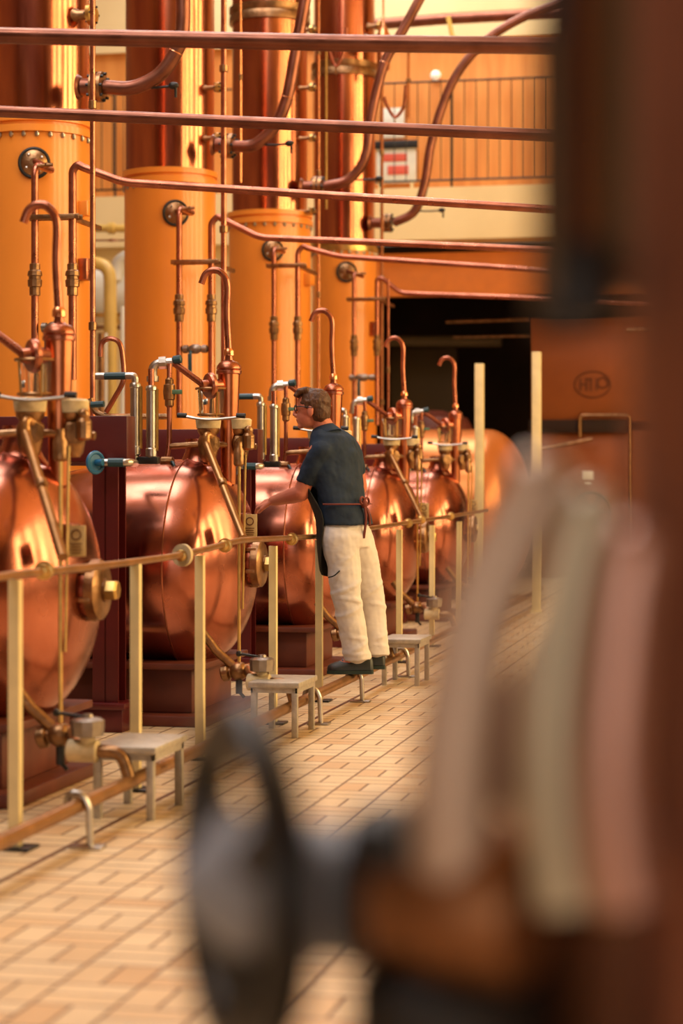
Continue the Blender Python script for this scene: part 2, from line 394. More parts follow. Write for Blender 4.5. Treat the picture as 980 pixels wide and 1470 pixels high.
for (k, px, py, w_, h_, m_) in ((0,121,297,.07,.11,'orange'),(0,116,385,.08,.16,'pipe'),(2,444,399,.10,.13,'orange'),(3,531,472,.06,.16,'pipe')):
    root_ = [o for o in bpy.data.objects if o.name.startswith('distillation_column')][k]
    cx = TC[k]; q = WY(px, py, TW[k][1]-.2); R__ = TW[k][2]
    aa = math.asin(max(-.97, min(.97, (q.x-cx.x)/R__))); n_ = V((math.sin(aa), -math.cos(aa), 0))
    bb = B().box(V((cx.x,cx.y,q.z))+n_*(R__+.03), (w_,.08,h_), .006, rz=aa)
    jb = obj('junction_box', bb, m_, root_)
# ------------------------------------------------------------------ standpipes on the towers
HY = [13.75,16.45,19.2,21.9]
# pipe A: (disc px,py), pipe x, top y ; pipe B x, top y, header points
ST = [
 dict(disc=(44,232,22), a=(50,236), bx=104, by=240, br=313, un=400, valve=(77,470), head=[(118,240),(178,262),(750,298),(1000,314)], bot=545, r=.028),
 dict(disc=(243,302,18), a=(257,298), bx=303, by=316, br=377, un=441, valve=(280,501), head=[(318,314),(372,341),(750,357),(1000,368)], bot=600, r=.027),
 dict(disc=(384,356,15), a=(393,356), bx=427, by=358, br=382, un=470, valve=(0,0), head=[(440,356),(485,368),(750,386),(940,402),(1000,407)], bot=600, r=.026),
 dict(disc=(488,386,14), a=(508,392), bx=541, by=398, br=430, un=495, valve=(520,542), head=[(552,402),(575,421),(750,427),(940,436),(1000,440)], bot=610, r=.025)]
for i, S in enumerate(ST):
    Y = HY[i]; r = S['r']
    px, py, rr = S['disc']; xa = S['a'][0]
    base = WY(xa, S['bot'], Y)
    t = thing('standpipe', 'copper standpipe from a round port on the column '+where[i], 'pipe', base, 'standpipes in front of the columns')
    cx = TC[i]; dp = WY(px, py, Y+.5); 
    # port disc sits on the jacket
    R = TW[i][2]; an = math.asin(max(-.95, min(.95, (dp.x-cx.x)/R))); surf = V((dp.x, cx.y-R*math.cos(an), dp.z))
    nrm = V((math.sin(an), -math.cos(an), 0))
    s_ = (surf.y)/FPX; R_ = rr*s_*.95
    pd = obj('port_disc', B().lathe([(R_,-.03),(R_,.012),(R_*.8,.03),(R_*.3,.04),(R_*.3,.06)], surf, nrm, 28), 'bronze', t)
    obj('gasket', B().torus(surf+nrm*.008, nrm, R_*1.05, R_*.13, 32, 8), 'black', pd)
    for j in range(4):
        _, uu, ww = frame(nrm); q = surf+(uu*math.cos(j*PI/2+.6)+ww*math.sin(j*PI/2+.6))*R_*.68
        obj('stud', B().ball(q+nrm*.03, .014, 8), 'steel', pd)
    top = WY(xa, S['a'][1], Y)
    obj('riser', B().tube([surf+nrm*.03+V((0,0,.01)), V((top.x, (Y+surf.y)/2+.1, top.z+.01)), V((top.x,Y,top.z)), base], r*.92, 12, fil=.09), 'pipe', t)
    obj('spigot', B().tube([V((top.x+.02,Y,top.z-.01)), V((top.x+.13,Y,top.z-.005))], r*.45, 8).ball(V((top.x+.09,Y,top.z-.006)), r*.7, 8), 'bronze', t)
    def union(x, y, nm='union_fitting'):
        q = WY(x, y, Y); return B().lathe([(r*1.1,-.12),(r*1.35,-.115),(r*1.35,-.06),(r*1.7,-.055),(r*1.8,-.01),(r*1.5,-.005),(r*1.5,.015),(r*1.85,.02),(r*1.7,.05),(r*1.3,.06),(r*1.3,.10),(r*1.05,.105)], q, (0,0,1), 10)
    obj('union_fitting', union(xa, S['un']), 'bronze', t)
    # pipe B + header
    xb = S['bx']; tb = WY(xb, S['by'], Y); hp = [WY(a, bq, Y) for a, bq in S['head']]
    t2 = thing('overhead_pipe', 'copper pipe rising by the column and running right overhead, '+['third from the top','fourth from the top','fifth from the top','lowest of the overhead pipes'][i], 'pipe', WY(xb, S['bot'], Y), 'overhead pipes crossing the hall')
    obj('pipe', B().tube([WY(xb, S['bot'], Y), tb+V((0,0,-.02)), hp[0]+V((-.03,0,.02))]+hp, r, 12, fil=.07), 'pipe', t2)
    obj('union_fitting', union(xb, S['un']), 'bronze', t2)
    br0, br1 = WY(xa-10, S['br'], Y), WY(xb+12, S['br']-2, Y)
    obj('bracket', B().bx((br0.x,Y-.045,br0.z-.018), (br1.x,Y-.03,br0.z+.018), .003).bx((br0.x,Y+.03,br0.z-.018), (br1.x,Y+.045,br0.z+.018), .003).cyl(V((br0.x+.02,Y-.05,br0.z)), V((br0.x+.02,Y+.05,br0.z)), .012, 8).cyl(V((br1.x-.02,Y-.05,br0.z)), V((br1.x-.02,Y+.05,br0.z)), .012, 8), 'bronze', t2)
    arm = B().bx((br1.x-.10,Y+.03,br0.z-.015), (br1.x-.07,cx.y-R*.7,br0.z+.015))
    obj('bracket_arm', arm, 'bronze', t2)
    if S['valve'][0]:
        q = WY(*S['valve'], Y); hw = 20*Y/FPX
        t3 = thing('lever_valve', 'bronze valve with teal lever by the column '+where[i], 'valve', q, 'lever valves between the standpipes')
        obj('valve_body', B().lathe([(.014,-hw),(.034,-hw*.9),(.034,-hw*.55),(.022,-hw*.5),(.04,-hw*.2),(.04,hw*.2),(.022,hw*.5),(.034,hw*.55),(.034,hw*.9),(.014,hw)], q, (1,0,0), 12), 'oldsteel', t3)
        obj('lever', B().box(q+V((-.03,-.05,-.12)), (.035,.014,.16), .006).cyl(q+V((-.03,0,0)), q+V((-.03,-.05,-.05)), .014, 8), 'teal', t3)
# two upper thick pipes nearer the camera
b_ = tag(obj('overhead_pipe', B().tube([WY(-160,49,9.6), WY(0,51,9.6), WY(500,62,9.6), WY(1100,70,9.6)], .040, 20), 'pipedull'), 'thickest dark copper pipe, topmost of the overhead pipes crossing the frame', 'pipe', 'overhead pipes crossing the hall')
b_ = tag(obj('overhead_pipe', B().tube([WY(-160,153,11.4), WY(0,160,11.4), WY(500,182,11.4), WY(1100,208,11.4)], .034, 20), 'pipedull'), 'dark copper pipe, second from the top of the overhead pipes', 'pipe', 'overhead pipes crossing the hall')
# thin vertical pipes
VP = [(133,13.2,-40,560,.018,'pipe','reddish thin vertical pipe between the first two columns, full height'),
 (321,16.0,-40,520,.023,'pipe','reddish thin vertical pipe between the second and third columns'),
 (345,19.3,-40,262,.012,'bright','slender bright rod in front of the third column'),
 (457,20.8,-30,470,.014,'bright','slender bright pipe between the third and fourth columns, left one'),
 (468,21.6,60,300,.011,'brass','slender brass rod beside the bright pipe, right one'),
 (548,22.4,112,400,.018,'bright','bright vertical pipe right of the fourth column'),
 (586,26.0,62,170,.020,'bright','short bright pipe hanging in front of the orange gallery wall'),
 (557,20.3,400,580,.012,'pipe','thin dull pipe right of the fourth column near the dark opening')]
for (px, Y, y0, y1, r, m, lab) in VP:
    p0, p1 = WY(px,y0,Y), WY(px,y1,Y)
    if px in (133,321,457,548,557): p1.z = 0
    t = thing('vertical_pipe', lab, 'pipe', p1, 'thin vertical pipes')
    obj('tube', B().tube([p1,p0], r, 10), m, t)
    bb = B()
    L_ = (p0-p1).length; k = max(1, int(L_/1.2))
    for j in range(k): bb.lathe([(r*1.05,-.03),(r*1.5,-.025),(r*1.5,.025),(r*1.05,.03)], p1+(p0-p1)*((j+.6)/(k+.2)), (0,0,1), 10)
    obj('couplings', bb, 'bronze', t)
# U-shaped traps hanging near the gallery and between the columns
for (x0,x1,y0,yb,Y,lab) in ((551,582,143,168,21.9,'small copper trap bend hanging left of the bright pipe over the poster'),
                        (467,497,60,95,20.9,'small copper trap bend in front of the fourth column top')):
    P = [WY(x0,y0-4,Y), WY(x0+4,y0+8,Y), WY((x0+x1)/2,yb,Y), WY(x1-3,y0+10,Y), WY(x1,y0-20,Y)]
    t = thing('trap_bend', lab, 'pipe', P[2], 'small trap bends'); obj('bend', B().tube(P, .018, 10, sm=True), 'pipe', t)
    obj('drain_nipple', B().cyl(P[2], P[2]+V((0,0,-.09)), .009, 8), 'bronze', t)
# slim copper vent vessel top, beside fourth column
p = WY(550,55,22.6)
t = thing('vent_vessel', 'slim pointed copper vessel beside the top of the fourth column', 'vessel', p)
obj('shell', B().lathe([(.07,-.35),(.075,.03),(.035,.13),(.012,.18),(.012,.6)], p, n=24), 'bright', t)
obj('side_branch', B().tube([p+V((-.34,0,-.03)), p], .05, 12).lathe([(.05,0),(.09,.005),(.09,.04),(.05,.045)], p+V((-.22,0,-.03)), (1,0,0), 18), 'bronze', t)
# ------------------------------------------------------------------ pipes and tank seen between first two columns
Yb = 25.2
t = thing('yellow_pipe', 'thick yellow pipe bending down in the gap between the first two columns', 'pipe', WY(157,600,Yb))
obj('bend', B().tube([WY(95,377,Yb), WY(158,378,Yb), V((WY(159,600,Yb).x,Yb,0))], .082, 18, fil=.22), 'yellow', t)
t = thing('white_pipe', 'white bent pipe end behind the yellow pipe between the first two columns', 'pipe', WY(172,395,26))
obj('bend', B().tube([WY(166,402,26), WY(170,372,26), WY(215,362,26)], .09, 16, fil=.3), 'white', t)
p = WY(150,425,26.3)
t = thing('buffer_tank', 'pale cream horizontal tank behind the yellow pipe', 'tank', p-V((0,0,.45)))
obj('shell', B().lathe([(.05,-1.2),(.25,-1.15),(.34,-1.0),(.36,-.8),(.36,.8),(.34,1.0),(.05,1.2)], p, (1,0,0), 32), 'white', t)
obj('band', B().lathe([(.37,-.05),(.375,0),(.37,.05)], p+V((.2,0,0)), (1,0,0), 32), 'yellow', t)
obj('leg', B().bx(p+V((-.9,-.05,-p.z)), p+V((-.8,.05,-.3))), 'yellow', t); obj('leg', B().bx(p+V((.8,-.05,-p.z)), p+V((.9,.05,-.3))), 'yellow', t)
for j, (py, r, m, lab) in enumerate(((328,.05,'yellow','horizontal yellow pipe high in the gap between the first two columns'),(452,.03,'brass','horizontal brass pipe, upper one under the cream tank'),(470,.03,'bronze','horizontal bronze pipe, lower one under the cream tank'),(345,.012,'pipe','thin horizontal rod on the cream wall below the yellow pipe'))):
    tag(obj('background_pipe', B().tube([WY(90,py,25.8), WY(230,py,25.8)], r, 12).lathe([(r,-.05),(r*1.5,-.04),(r*1.5,.04),(r,.05)], WY(160,py,25.8), (1,0,0), 12), m), lab, 'pipe')
for j, (px, m, r, lab) in enumerate(((146,'bronze',.05,'bronze upright pipe left of the yellow pipe'),(152,'white',.02,'thin white upright pipe beside the yellow pipe'),(176,'white',.03,'white upright pipe right of the yellow pipe'))):
    tag(obj('upright_pipe', B().tube([V((WY(px,650,24.9).x,24.9,0)), WY(px,478 if j<2 else 440,24.9)], r, 12), m), lab, 'pipe')
# ------------------------------------------------------------------ stills
Y2 = 11.33; PITCH = 2.84
ZC = .855; RS = .585
sw = ['nearest, at the left edge', 'second from the left', 'third, partly behind the man', 'fourth, right of the man', 'fifth and farthest']
def U(px, py, dy=0.): return WY(px, py, Y2+dy)
REP = []   # (root, label template)
def rep(name, lab, cat, loc, group):
    t = thing(name, lab+', still '+'', cat, loc, group); REP.append((t, lab)); return t
# the pot
t = rep('copper_still', 'big round-ended copper pot still', 'still', (-3.5,Y2,0), 'copper pot stills in the row')
prof = [(.02,-1.02),(.20,-.99),(.36,-.93),(.46,-.83),(.52,-.70),(.555,-.52),(.578,-.30),(RS,-.12),(RS,0)]
obj('shell', B().lathe(prof, (-3.20,Y2,ZC), (1,0,0), 96), 'copper', t)
prof = [(RS+.006,-.012),(RS+.006,.012)]+[(RS*math.sin(PI/2*(1-k/16))**.9 if k < 16 else .02, .012+.34*math.sin(PI/2*k/16)) for k in range(1,17)]
obj('end_dome', B().lathe(prof, (-3.20,Y2,ZC), (1,0,0), 96), 'copper', t)
obj('seam', B().torus((-3.20,Y2,ZC), (1,0,0), RS+.004, .006, 96, 6), 'pipe', t)
mh = obj('manhole_neck', B().lathe([(.16,-.16),(.115,-.04),(.10,.03),(.115,.035),(.115,.06)], (-2.89,Y2,ZC), (1,0,0), 32), 'pipe', t)
cv = obj('manhole_cover', B().lathe([(.118,.06),(.128,.065),(.128,.105),(.115,.115),(.05,.12),(.05,.13)], (-2.90,Y2,ZC), (1,0,0), 40), 'bronze', t)
obj('centre_nut', B().lathe([(.045,.115),(.045,.17),(.035,.18)], (-2.90,Y2,ZC), (1,0,0), 6), 'brass', cv)
for j in range(6): obj('clamp', B().box(V((-2.85,Y2+.122*math.cos(j*PI/3+.3),ZC+.122*math.sin(j*PI/3+.3))), (.09,.022,.022), .005), 'bronze', cv)
sd = obj('saddle', B().bx((-4.05,Y2-.42,.06), (-3.08,Y2+.42,.30), .01).bx((-4.08,Y2-.5,.30), (-3.0,Y2+.5,.335), .006), 'redl', t)
obj('base_plate', B().bx((-4.1,Y2-.55,0), (-2.97,Y2+.55,.06), .01), 'redl', t)
# domed crown with neck on top (riser to the helmet)
nb = U(331,655); 
obj('crown', B().lathe([(.20,-.10),(.15,.0),(.10,.07),(.075,.13),(.075,.2)], (-3.16,Y2,ZC+.50), (0,0,1), 36), 'copper', t)
# separator vessel with gooseneck
sx = -2.985
t = rep('copper_separator', 'upright copper cylinder with domed cap over its still', 'vessel', (sx,Y2,1.30), 'upright copper separators over the stills')
obj('cylinder', B().lathe([(.042,0),(.046,.20),(.062,.62),(.062,.635)], (sx,Y2,1.30), n=32), 'sep', t)
obj('cap', B().lathe([(.066,.615),(.071,.62),(.071,.635),(.065,.64),(.070,.647),(.068,.66),(.054,.680),(.024,.694),(.020,.72),(.02,.745)], (sx,Y2,1.30), n=32), 'pipe', t)
ax = V((-.75,-.65,-.05)).normalized(); fc = V((sx,Y2,1.855))+ax*.12
fl = obj('side_flange', B().lathe([(.036,-.10),(.036,-.02),(.072,-.018),(.074,.0),(.067,.012),(.035,.016),(.03,.05)], fc, ax, 28), 'pipe', t)
gn = WY(331,512,Y2)
P = [V((sx,Y2,2.03)), V((sx-.012,Y2,2.25)), V((sx-.01,Y2,2.42)), V((sx-.045,Y2,2.485)), V((sx-.09,Y2,2.50)), V((sx-.135,Y2,2.48)), V((sx-.16,Y2,2.425))]
t2 = rep('gooseneck_pipe', 'copper gooseneck pipe hooked over at the top', 'pipe', P[0], 'gooseneck vent pipes')
obj('tube', B().tube(P, .019, 12, sm=True), 'pipe', t2)
obj('collar', B().lathe([(.03,-.01),(.03,.015),(.02,.03)], P[0], n=14), 'bright', t2)
# inlet pipe from the tee to side flange
q0 = WY(248,520,Y2-.10)
t = rep('inlet_pipe', 'slanting copper pipe with silver elbow at its end', 'pipe', q0, 'slanting inlet pipes')
obj('tube', B().tube([q0, fc+ax*.03], .019, 12), 'pipe', t)
e0 = WY(219,522,Y2-.12)
obj('elbow', B().tube([e0+V((0,0,-.10)), e0, q0], .026, 12, fil=.05).lathe([(.036,-.02),(.036,.02)], e0+(q0-e0)*.5, q0-e0, 10).lathe([(.034,0),(.034,.03)], e0+V((0,0,-.10)), (0,0,1), 10), 'steel', t)
obj('valve_knob', B().lathe([(.012,0),(.024,.01),(.024,.05),(.014,.055)], q0+V((.0,-.01,.01)), (1,0,.15), 10), 'teal', t)
# twin sleeved gauge tubes + third pipe
t = rep('gauge_tubes', 'pair of upright silver and brass sleeved tubes', 'pipe', WY(207,662,Y2-.45), 'sleeved gauge tubes')
for (px, y0, y1) in ((194,552,652),(217,556,655)):
    a, c_ = WY(px,y1,Y2-.45), WY(px,y0,Y2-.45)
    tb = obj('sleeve', B().lathe([(.022,-.01),(.031,0),(.031,.04),(.027,.045),(.027,(c_-a).length-.02),(.031,(c_-a).length-.015),(.031,(c_-a).length),(.024,(c_-a).length+.01)], a, (0,0,1), 16), 'steel', t)
    obj('brass_strip', B().tube([a+V((.031,0,.03)), c_+V((.031,0,-.01))], .010, 6), 'brass', tb)
a = WY(194,552,Y2-.45); bq = WY(138,540,Y2-.45)
obj('top_elbow', B().tube([a, V((a.x,a.y,bq.z)), bq], .020, 12, fil=.06), 'steel', t)
obj('teal_grip', B().tube([V((bq.x+.05,a.y,bq.z)), V((bq.x+.17,a.y,bq.z))], .021, 10), 'teal', t)
a = WY(217,556,Y2-.45); obj('top_riser', B().tube([a, a+V((0,0,.10))], .017, 10), 'pipe', t)
a = WY(194,652,Y2-.45); bq = WY(150,664,Y2-.90)
obj('bottom_elbow', B().tube([a, V((a.x,a.y,bq.z)), V((WY(187,664,Y2-.90).x,bq.y,bq.z)), WY(140,664,Y2-.90)], .021, 12, fil=.05), 'steel', t)
obj('bottom_grip', B().tube([WY(178,664,Y2-.90), WY(156,664,Y2-.90)], .024, 10), 'teal', t)
a = WY(200,661,Y2-.45); bq = WY(228,661,Y2-.45); obj('manifold', B().box((a+bq)/2, ((bq-a).length,.05,.04), .006), 'iron', t)
p = WY(137,664,Y2-.92)
t = rep('valve_handwheel', 'small blue valve handwheel on a silver pipe', 'handwheel', p, 'blue handwheels')
obj('rim', B().torus(p, (.85,-.5,0), .052, .011, 32, 8), 'blue', t)
obj('web', B().lathe([(.05,-.004),(.05,.004)], p, (.85,-.5,0), 24).cyl(p-V((.02,-.01,0)), p+V((.045,-.01,0)), .018, 12), 'blue', t)
t = rep('drain_pipe', 'thin upright copper pipe with a bronze valve', 'pipe', WY(240,664,Y2-.12), 'thin drain pipes with ball valves')
obj('tube', B().tube([WY(243,522,Y2-.12), WY(243,640,Y2-.12), WY(238,664,Y2-.12), WY(228,664,Y2-.12)], .014, 10, fil=.05), 'pipe', t)
q = WY(243,563,Y2-.12)
obj('valve_body', B().lathe([(.015,-.085),(.026,-.075),(.026,-.045),(.032,-.04),(.036,0),(.032,.04),(.024,.045),(.024,.07),(.015,.08)], q, n=12), 'bronze', t)
obj('valve_tab', B().box(q+V((.05,-.02,-.0)), (.06,.012,.025), .004), mat('green_tab', (.10,.20,.12), .5), t)
e = WY(240,662,Y2-.14)
obj('cock', B().lathe([(.012,-.04),(.026,-.03),(.026,.03),(.012,.04)], e, (1,0,0), 10), 'bronze', t)
obj('lever', B().tube([e+V((.02,0,0)), WY(250,668,Y2-.2), WY(262,702,Y2-.2)], .008, 8, sm=True), 'teal', t)
# valve cluster with cream caps
c0, c1 = WY(299,607,Y2-.12), WY(334,607,Y2-.12); c1 = V((c1.x, Y2+.02, c1.z))
t = rep('valve_cluster', 'bronze twin valve under two flat cream caps', 'valve', V((c0.x, c0.y, c0.z-.22)), 'cream capped valve clusters')
for cc in (c0, c1):
    bd = obj('valve_body', B().lathe([(.03,-.22),(.045,-.20),(.055,-.15),(.06,-.10),(.045,-.07),(.06,-.05),(.062,-.03)], cc, n=24), 'bronze', t)
    obj('cap', B().lathe([(.05,-.035),(.066,-.03),(.072,.02),(.06,.028),(.02,.032)], cc, n=28), 'creamcap', t)
    obj('side_flange', B().lathe([(.028,.02),(.028,.06),(.045,.062),(.045,.08),(.02,.082)], cc+V((0,0,-.12)), (.5,-.85,0), 18), 'bronze', bd)
obj('link_pipe', B().tube([c0+V((-.22,0,-.13)), c0+V((-.05,0,-.12)), c1+V((.02,0,-.12)), c1+V((.10,0,-.13))], .018, 10), 'bronze', t)
obj('small_valve', B().lathe([(.02,-.05),(.035,-.04),(.035,.03),(.02,.05)], c1+V((.07,-.06,-.10)), (0,0,1), 10).ball(c1+V((.07,-.06,-.04)), .028, 10), 'bronze', t)
h0 = WY(255,596,Y2-.2); h1 = WY(352,597,Y2-.2)
obj('handle_rod', B().tube([h0, WY(295,602,Y2-.2), WY(330,600,Y2-.2), h1], .008, 8, sm=True), 'steel', t)
for hh, d in ((h0,1),(h1,-1)): obj('handle_grip', B().tube([hh, hh+V((d*.05,0,-.003*d))], .014, 8), 'black', t)
# sight-glass lantern
lc = WY(304,598,Y2-.04); lt = WY(304,558,Y2-.04); H_ = (lt-lc).length
t = rep('sight_glass', 'glass lantern in a thin metal cage', 'sight glass', lc, 'sight glass lanterns')
obj('glass_cylinder', B().lathe([(.070,.0),(.080,H_)], lc, n=24, cap=False), 'glass', t)
obj('top_ring', B().torus(lc+V((0,0,H_)), (0,0,1), .088, .007, 32, 6), 'bronze', t)
obj('bottom_ring', B().torus(lc+V((0,0,.01)), (0,0,1), .076, .007, 32, 6), 'bronze', t)
for j in range(5):
    a_ = j*2*PI/5+.3; obj('cage_rod', B().tube([lc+V((.078*math.cos(a_),.078*math.sin(a_),0)), lc+V((.088*math.cos(a_),.088*math.sin(a_),H_))], .0045, 6), 'brass', t)
obj('inner_tube', B().lathe([(.014,0),(.011,.09),(.005,.12)], lc, n=12), 'bronze', t)
# diagonal strut
s0 = WY(296,632,Y2-.22); s1 = WY(347,772,Y2-.05); s1 = V((-2.70, s1.y, s1.z))
s1 = WX(349,772,-2.72)
t = rep('diagonal_pipe', 'copper pipe sloping down to the handrail', 'pipe', s1, 'sloping copper pipes')
obj('tube', B().tube([s0+V((.03,.1,.0)), s0+V((0,0,.035)), s0+V((.0,0,-.02)), s1], .021, 12, fil=.03), 'railm', t)
obj('collar', B().lathe([(.020,-.02),(.026,-.015),(.026,.015),(.020,.02)], s0*.55+s1*.45, s1-s0, 12), 'bronze', t)
# vertical rod + bottom valve
r0 = WX(349,648,-2.78); r1 = WX(343,955,-2.78)
r0.y = r1.y
t = rep('linkage_rod', 'slender brass rod hanging past the dome', 'rod', r1, 'slender linkage rods')
obj('rod', B().tube([r0, r1], .009, 8).tube([r0+V((.035,0,-.02)), r1+V((.02,0,.3))], .006, 8), 'brass', t)
obj('top_head', B().lathe([(.02,-.08),(.03,-.07),(.03,.0),(.018,.02),(.018,.05)], r0, n=12), 'bronze', t)
vb = r1+V((.0,0,-.03))
t = rep('drain_valve', 'dark bronze drain valve under the dome', 'valve', vb-V((0,0,.10)), 'drain valves under the domes')
obj('body', B().ball(vb, (.055,.055,.05), 14).lathe([(.03,-.14),(.045,-.13),(.045,-.1),(.03,-.09),(.03,.06)], vb+V((.04,0,.01)), (1,0,.2), 14), 'bronze', t)
obj('tail', B().cyl(vb, vb+V((0,0,-.12)), .018, 10).tube([vb+V((0,0,-.11)), vb+V((.03,0,-.14))], .009, 6), 'iron', t)
obj('neck_pipe', B().tube([vb, vb+V((-.12,0,.10)), vb+V((-.20,0,.20))], .024, 12), 'bronze', t)
# outlet: round hand valve + curved pipe to foot pipe
ov = WX(376,952,-2.62); 
t = rep('outlet_valve', 'outlet valve with round top and curved pipe', 'valve', V((ov.x,ov.y,.3)), 'outlet valves by the step stools')
obj('round_top', B().lathe([(.035,-.045),(.062,-.04),(.066,-.005),(.066,.02),(.05,.03),(.025,.033),(.02,.045)], V((ov.x,ov.y,ov.z)), n=10), 'oldsteel', t)
obj('handle', B().tube([V((ov.x,ov.y,ov.z+.03)), V((ov.x-.12,ov.y-.02,ov.z+.05))], .007, 8).ball(V((ov.x-.12,ov.y-.02,ov.z+.05)), .017, 8), 'iron', t)
obj('valve_body', B().lathe([(.035,-.07),(.044,-.065),(.044,.05),(.035,.055)], V((ov.x-.01,ov.y,ov.z-.10)), (1,0,0), n=20).cyl(V((ov.x,ov.y,ov.z-.10)), V((ov.x,ov.y,ov.z-.03)), .03, 12), 'creamcap', t)
z_ = ov.z-.10
obj('cross_pipe', B().tube([vb+V((.05,0,.01)), V((ov.x-.03,ov.y,z_))], .03, 12), 'bronze', t)
obj('outlet_bend', B().tube([V((ov.x,ov.y,z_)), V((ov.x+.14,ov.y,z_)), V((ov.x+.17,ov.y,.165))], .026, 14, fil=.07), 'bronze', t)
# name-plate box behind the rail
nb = WX(359,755,-2.74)
t = rep('name_plate', 'small yellow inscribed plate behind the handrail', 'sign', nb+V((0,.05,-.07)), 'yellow plates behind the handrail')
obj('box', B().box(nb+V((-.045,.05,0)), (.05,.10,.135), .004), 'pipe', t)
pl = obj('plate', B().box(nb+V((.0,-.005,0)), (.078,.006,.125), .002), 'paleplate', t)
bb = B().torus(nb+V((0,-.010,.025)), (0,1,0), .020, .003, 20, 6)
for j in range(4): bb.box(nb+V((0,-.010,-.012-.012*j)), (.05-.008*(j%2),.003,.004))
obj('inscription', bb, 'brown', pl)
# support frame of oxide red steel
fy = Y2-.76; fx = WY(157,900,fy).x
t = rep('steel_frame', 'dark red steel column and beam', 'frame', (fx,fy,0), 'dark red steel frames between the stills')
obj('post', B().bx((fx-.07,fy-.07,.15), (fx+.07,fy-.055,1.62)).bx((fx-.07,fy+.055,.15), (fx+.07,fy+.07,1.62)).bx((fx-.005,fy-.07,.15), (fx+.005,fy+.07,1.62)), 'red', t)
obj('foot_plate', B().bx((fx-.12,fy-.12,.12), (fx+.12,fy+.12,.155), .005), 'red', t)
obj('base_beam', B().bx((fx-2.4,fy-.09,0), (fx+.10,fy+.09,.12), .004), 'red', t)
obj('top_beam', B().bx((fx-2.2,fy-.075,1.42), (fx+.12,fy+.075,1.66), .004), 'red', t)
obj('side_beam', B().bx((fx-1.0,fy+.08,1.46), (fx-.86,fy+PITCH-.09,1.60), .004), 'red', t)
# stools handled separately ; copy the unit along the row
LAB = [', nearest still at left edge', ', second still from left', ', third still, behind the man', ', fourth still, right of man', ', fifth and farthest still']
for (t, lab) in list(REP):
    nm = t.name.split('.')[0]
    for k in range(5):
        if nm == 'diagonal_pipe' and k == 4: continue
        L_ = lab+(' '+sw[k] if nm == 'copper_still' else LAB[k])
        if nm == 'copper_still': L_ = lab+', '+sw[k]
        if k == 1: t['label'] = L_
        else: dup(t, (0,(k-1)*PITCH,0), L_)
# ------------------------------------------------------------------ sixth large vessel at the back
t = thing('storage_vessel', 'big orange copper vessel with a domed end behind the last still', 'vessel', (-3.0,23.4,0))
R6 = .92; z6 = .98
obj('body', B().lathe([(.3,-1.06),(R6*.8,-1.02),(R6,-.85),(R6,0)]+[(max(.02,R6*math.cos(PI/2*k/14)), .5*math.sin(PI/2*k/14)) for k in range(1,15)], (-3.15,23.4,z6), (1,0,0), 72), mat('orange_copper', (.62,.21,.05), .3, .6, var=.15, vscale=2), t)
obj('saddle', B().bx((-4.1,22.9,0), (-3.2,23.9,.4), .01), 'redl', t)
for (px, y0, y1, Y, lab) in ((688,522,790,20.9,'pale upright square post right of the last still'),(770,505,780,20.9,'pale upright square post beside the orange cabinet')):
    p0, p1 = WY(px,y0,Y), WY(px,y1,Y)
    tag(obj('upright_post', B().bx((p0.x-.045,Y-.04,0), (p0.x+.045,Y+.04,p0.z), .006).bx((p0.x-.055,Y-.05,0), (p0.x+.055,Y+.05,.02)), 'creampost'), lab, 'post', 'pale upright posts')
# cabinet-like orange equipment wall on the right
Yc = 28.4
x0, x1 = WY(762,500,Yc).x, WY(1010,500,Yc).x; zt_ = WY(850,455,Yc).z
t = thing('orange_cabinet', 'tall orange equipment cabinet with a round emblem behind the pale post', 'cabinet', ((x0+x1)/2,Yc,0))
zs = WY(850,612,Yc).z
obj('upper_panel', B().bx((x0,Yc,zs+.06), (x1,Yc+.5,zt_), .01), 'cabinet', t)
obj('lower_panel', B().bx((x0,Yc,0), (x1,Yc+.5,zs-.06), .01), 'cabinet', t)
obj('dark_shelf', B().bx((x0-.02,Yc-.12,zs-.09), (WY(905,600,Yc).x,Yc+.45,zs+.09), .01), 'dark', t)
em = WY(850,552,Yc-.01)
eb = B().torus(em, (0,1,0), .22, .008, 36, 6, (1.1,.8))
for (dx, w) in ((-.16,.02),(-.08,.02),(-.02,.02),(.06,.02)): eb.box(em+V((dx,0,0)), (w,.012,.17))
eb.box(em+V((-.12,0,0)), (.09,.012,.02)).box(em+V((-.05,0,.07)), (.08,.012,.02)).torus(em+V((.14,0,.02)), (0,1,0), .07, .009, 20, 6)
obj('emblem', eb, 'brown', t)
lb = WY(843,683,Yc-.01); obj('label_plate', B().box(lb, (.15,.012,.12), .004).box(lb+V((0,0,-.11)), (.08,.012,.03)), 'white', t)
for px, py in ((848,735),):
    q = WY(px,py,Yc-.02); hb = B().torus(q, (0,1,0), .25, .018, 36, 8)
    for j in range(3): hb.cyl(q-V((.25*math.cos(j*PI/3),0,.25*math.sin(j*PI/3))), q+V((.25*math.cos(j*PI/3),0,.25*math.sin(j*PI/3))), .012, 6)
    obj('round_hatch', hb, 'brown', t)
t = thing('cabinet_pipe', 'thin brown pipe looping over the front of the orange cabinet', 'pipe', WY(905,750,Yc-.1))
obj('tube', B().tube([WY(832,628,Yc-.15), WY(832,596,Yc-.15), WY(905,596,Yc-.15), WY(905,800,Yc-.15)], .025, 10, fil=.06), 'bronze', t)
t = thing('slanting_arm', 'slanting bronze arm in front of the orange cabinet', 'arm', WY(770,646,Yc-.3))
obj('arm', B().tube([WY(768,647,Yc-.3), WY(850,630,Yc-.3)], .03, 10), 'bronze', t)
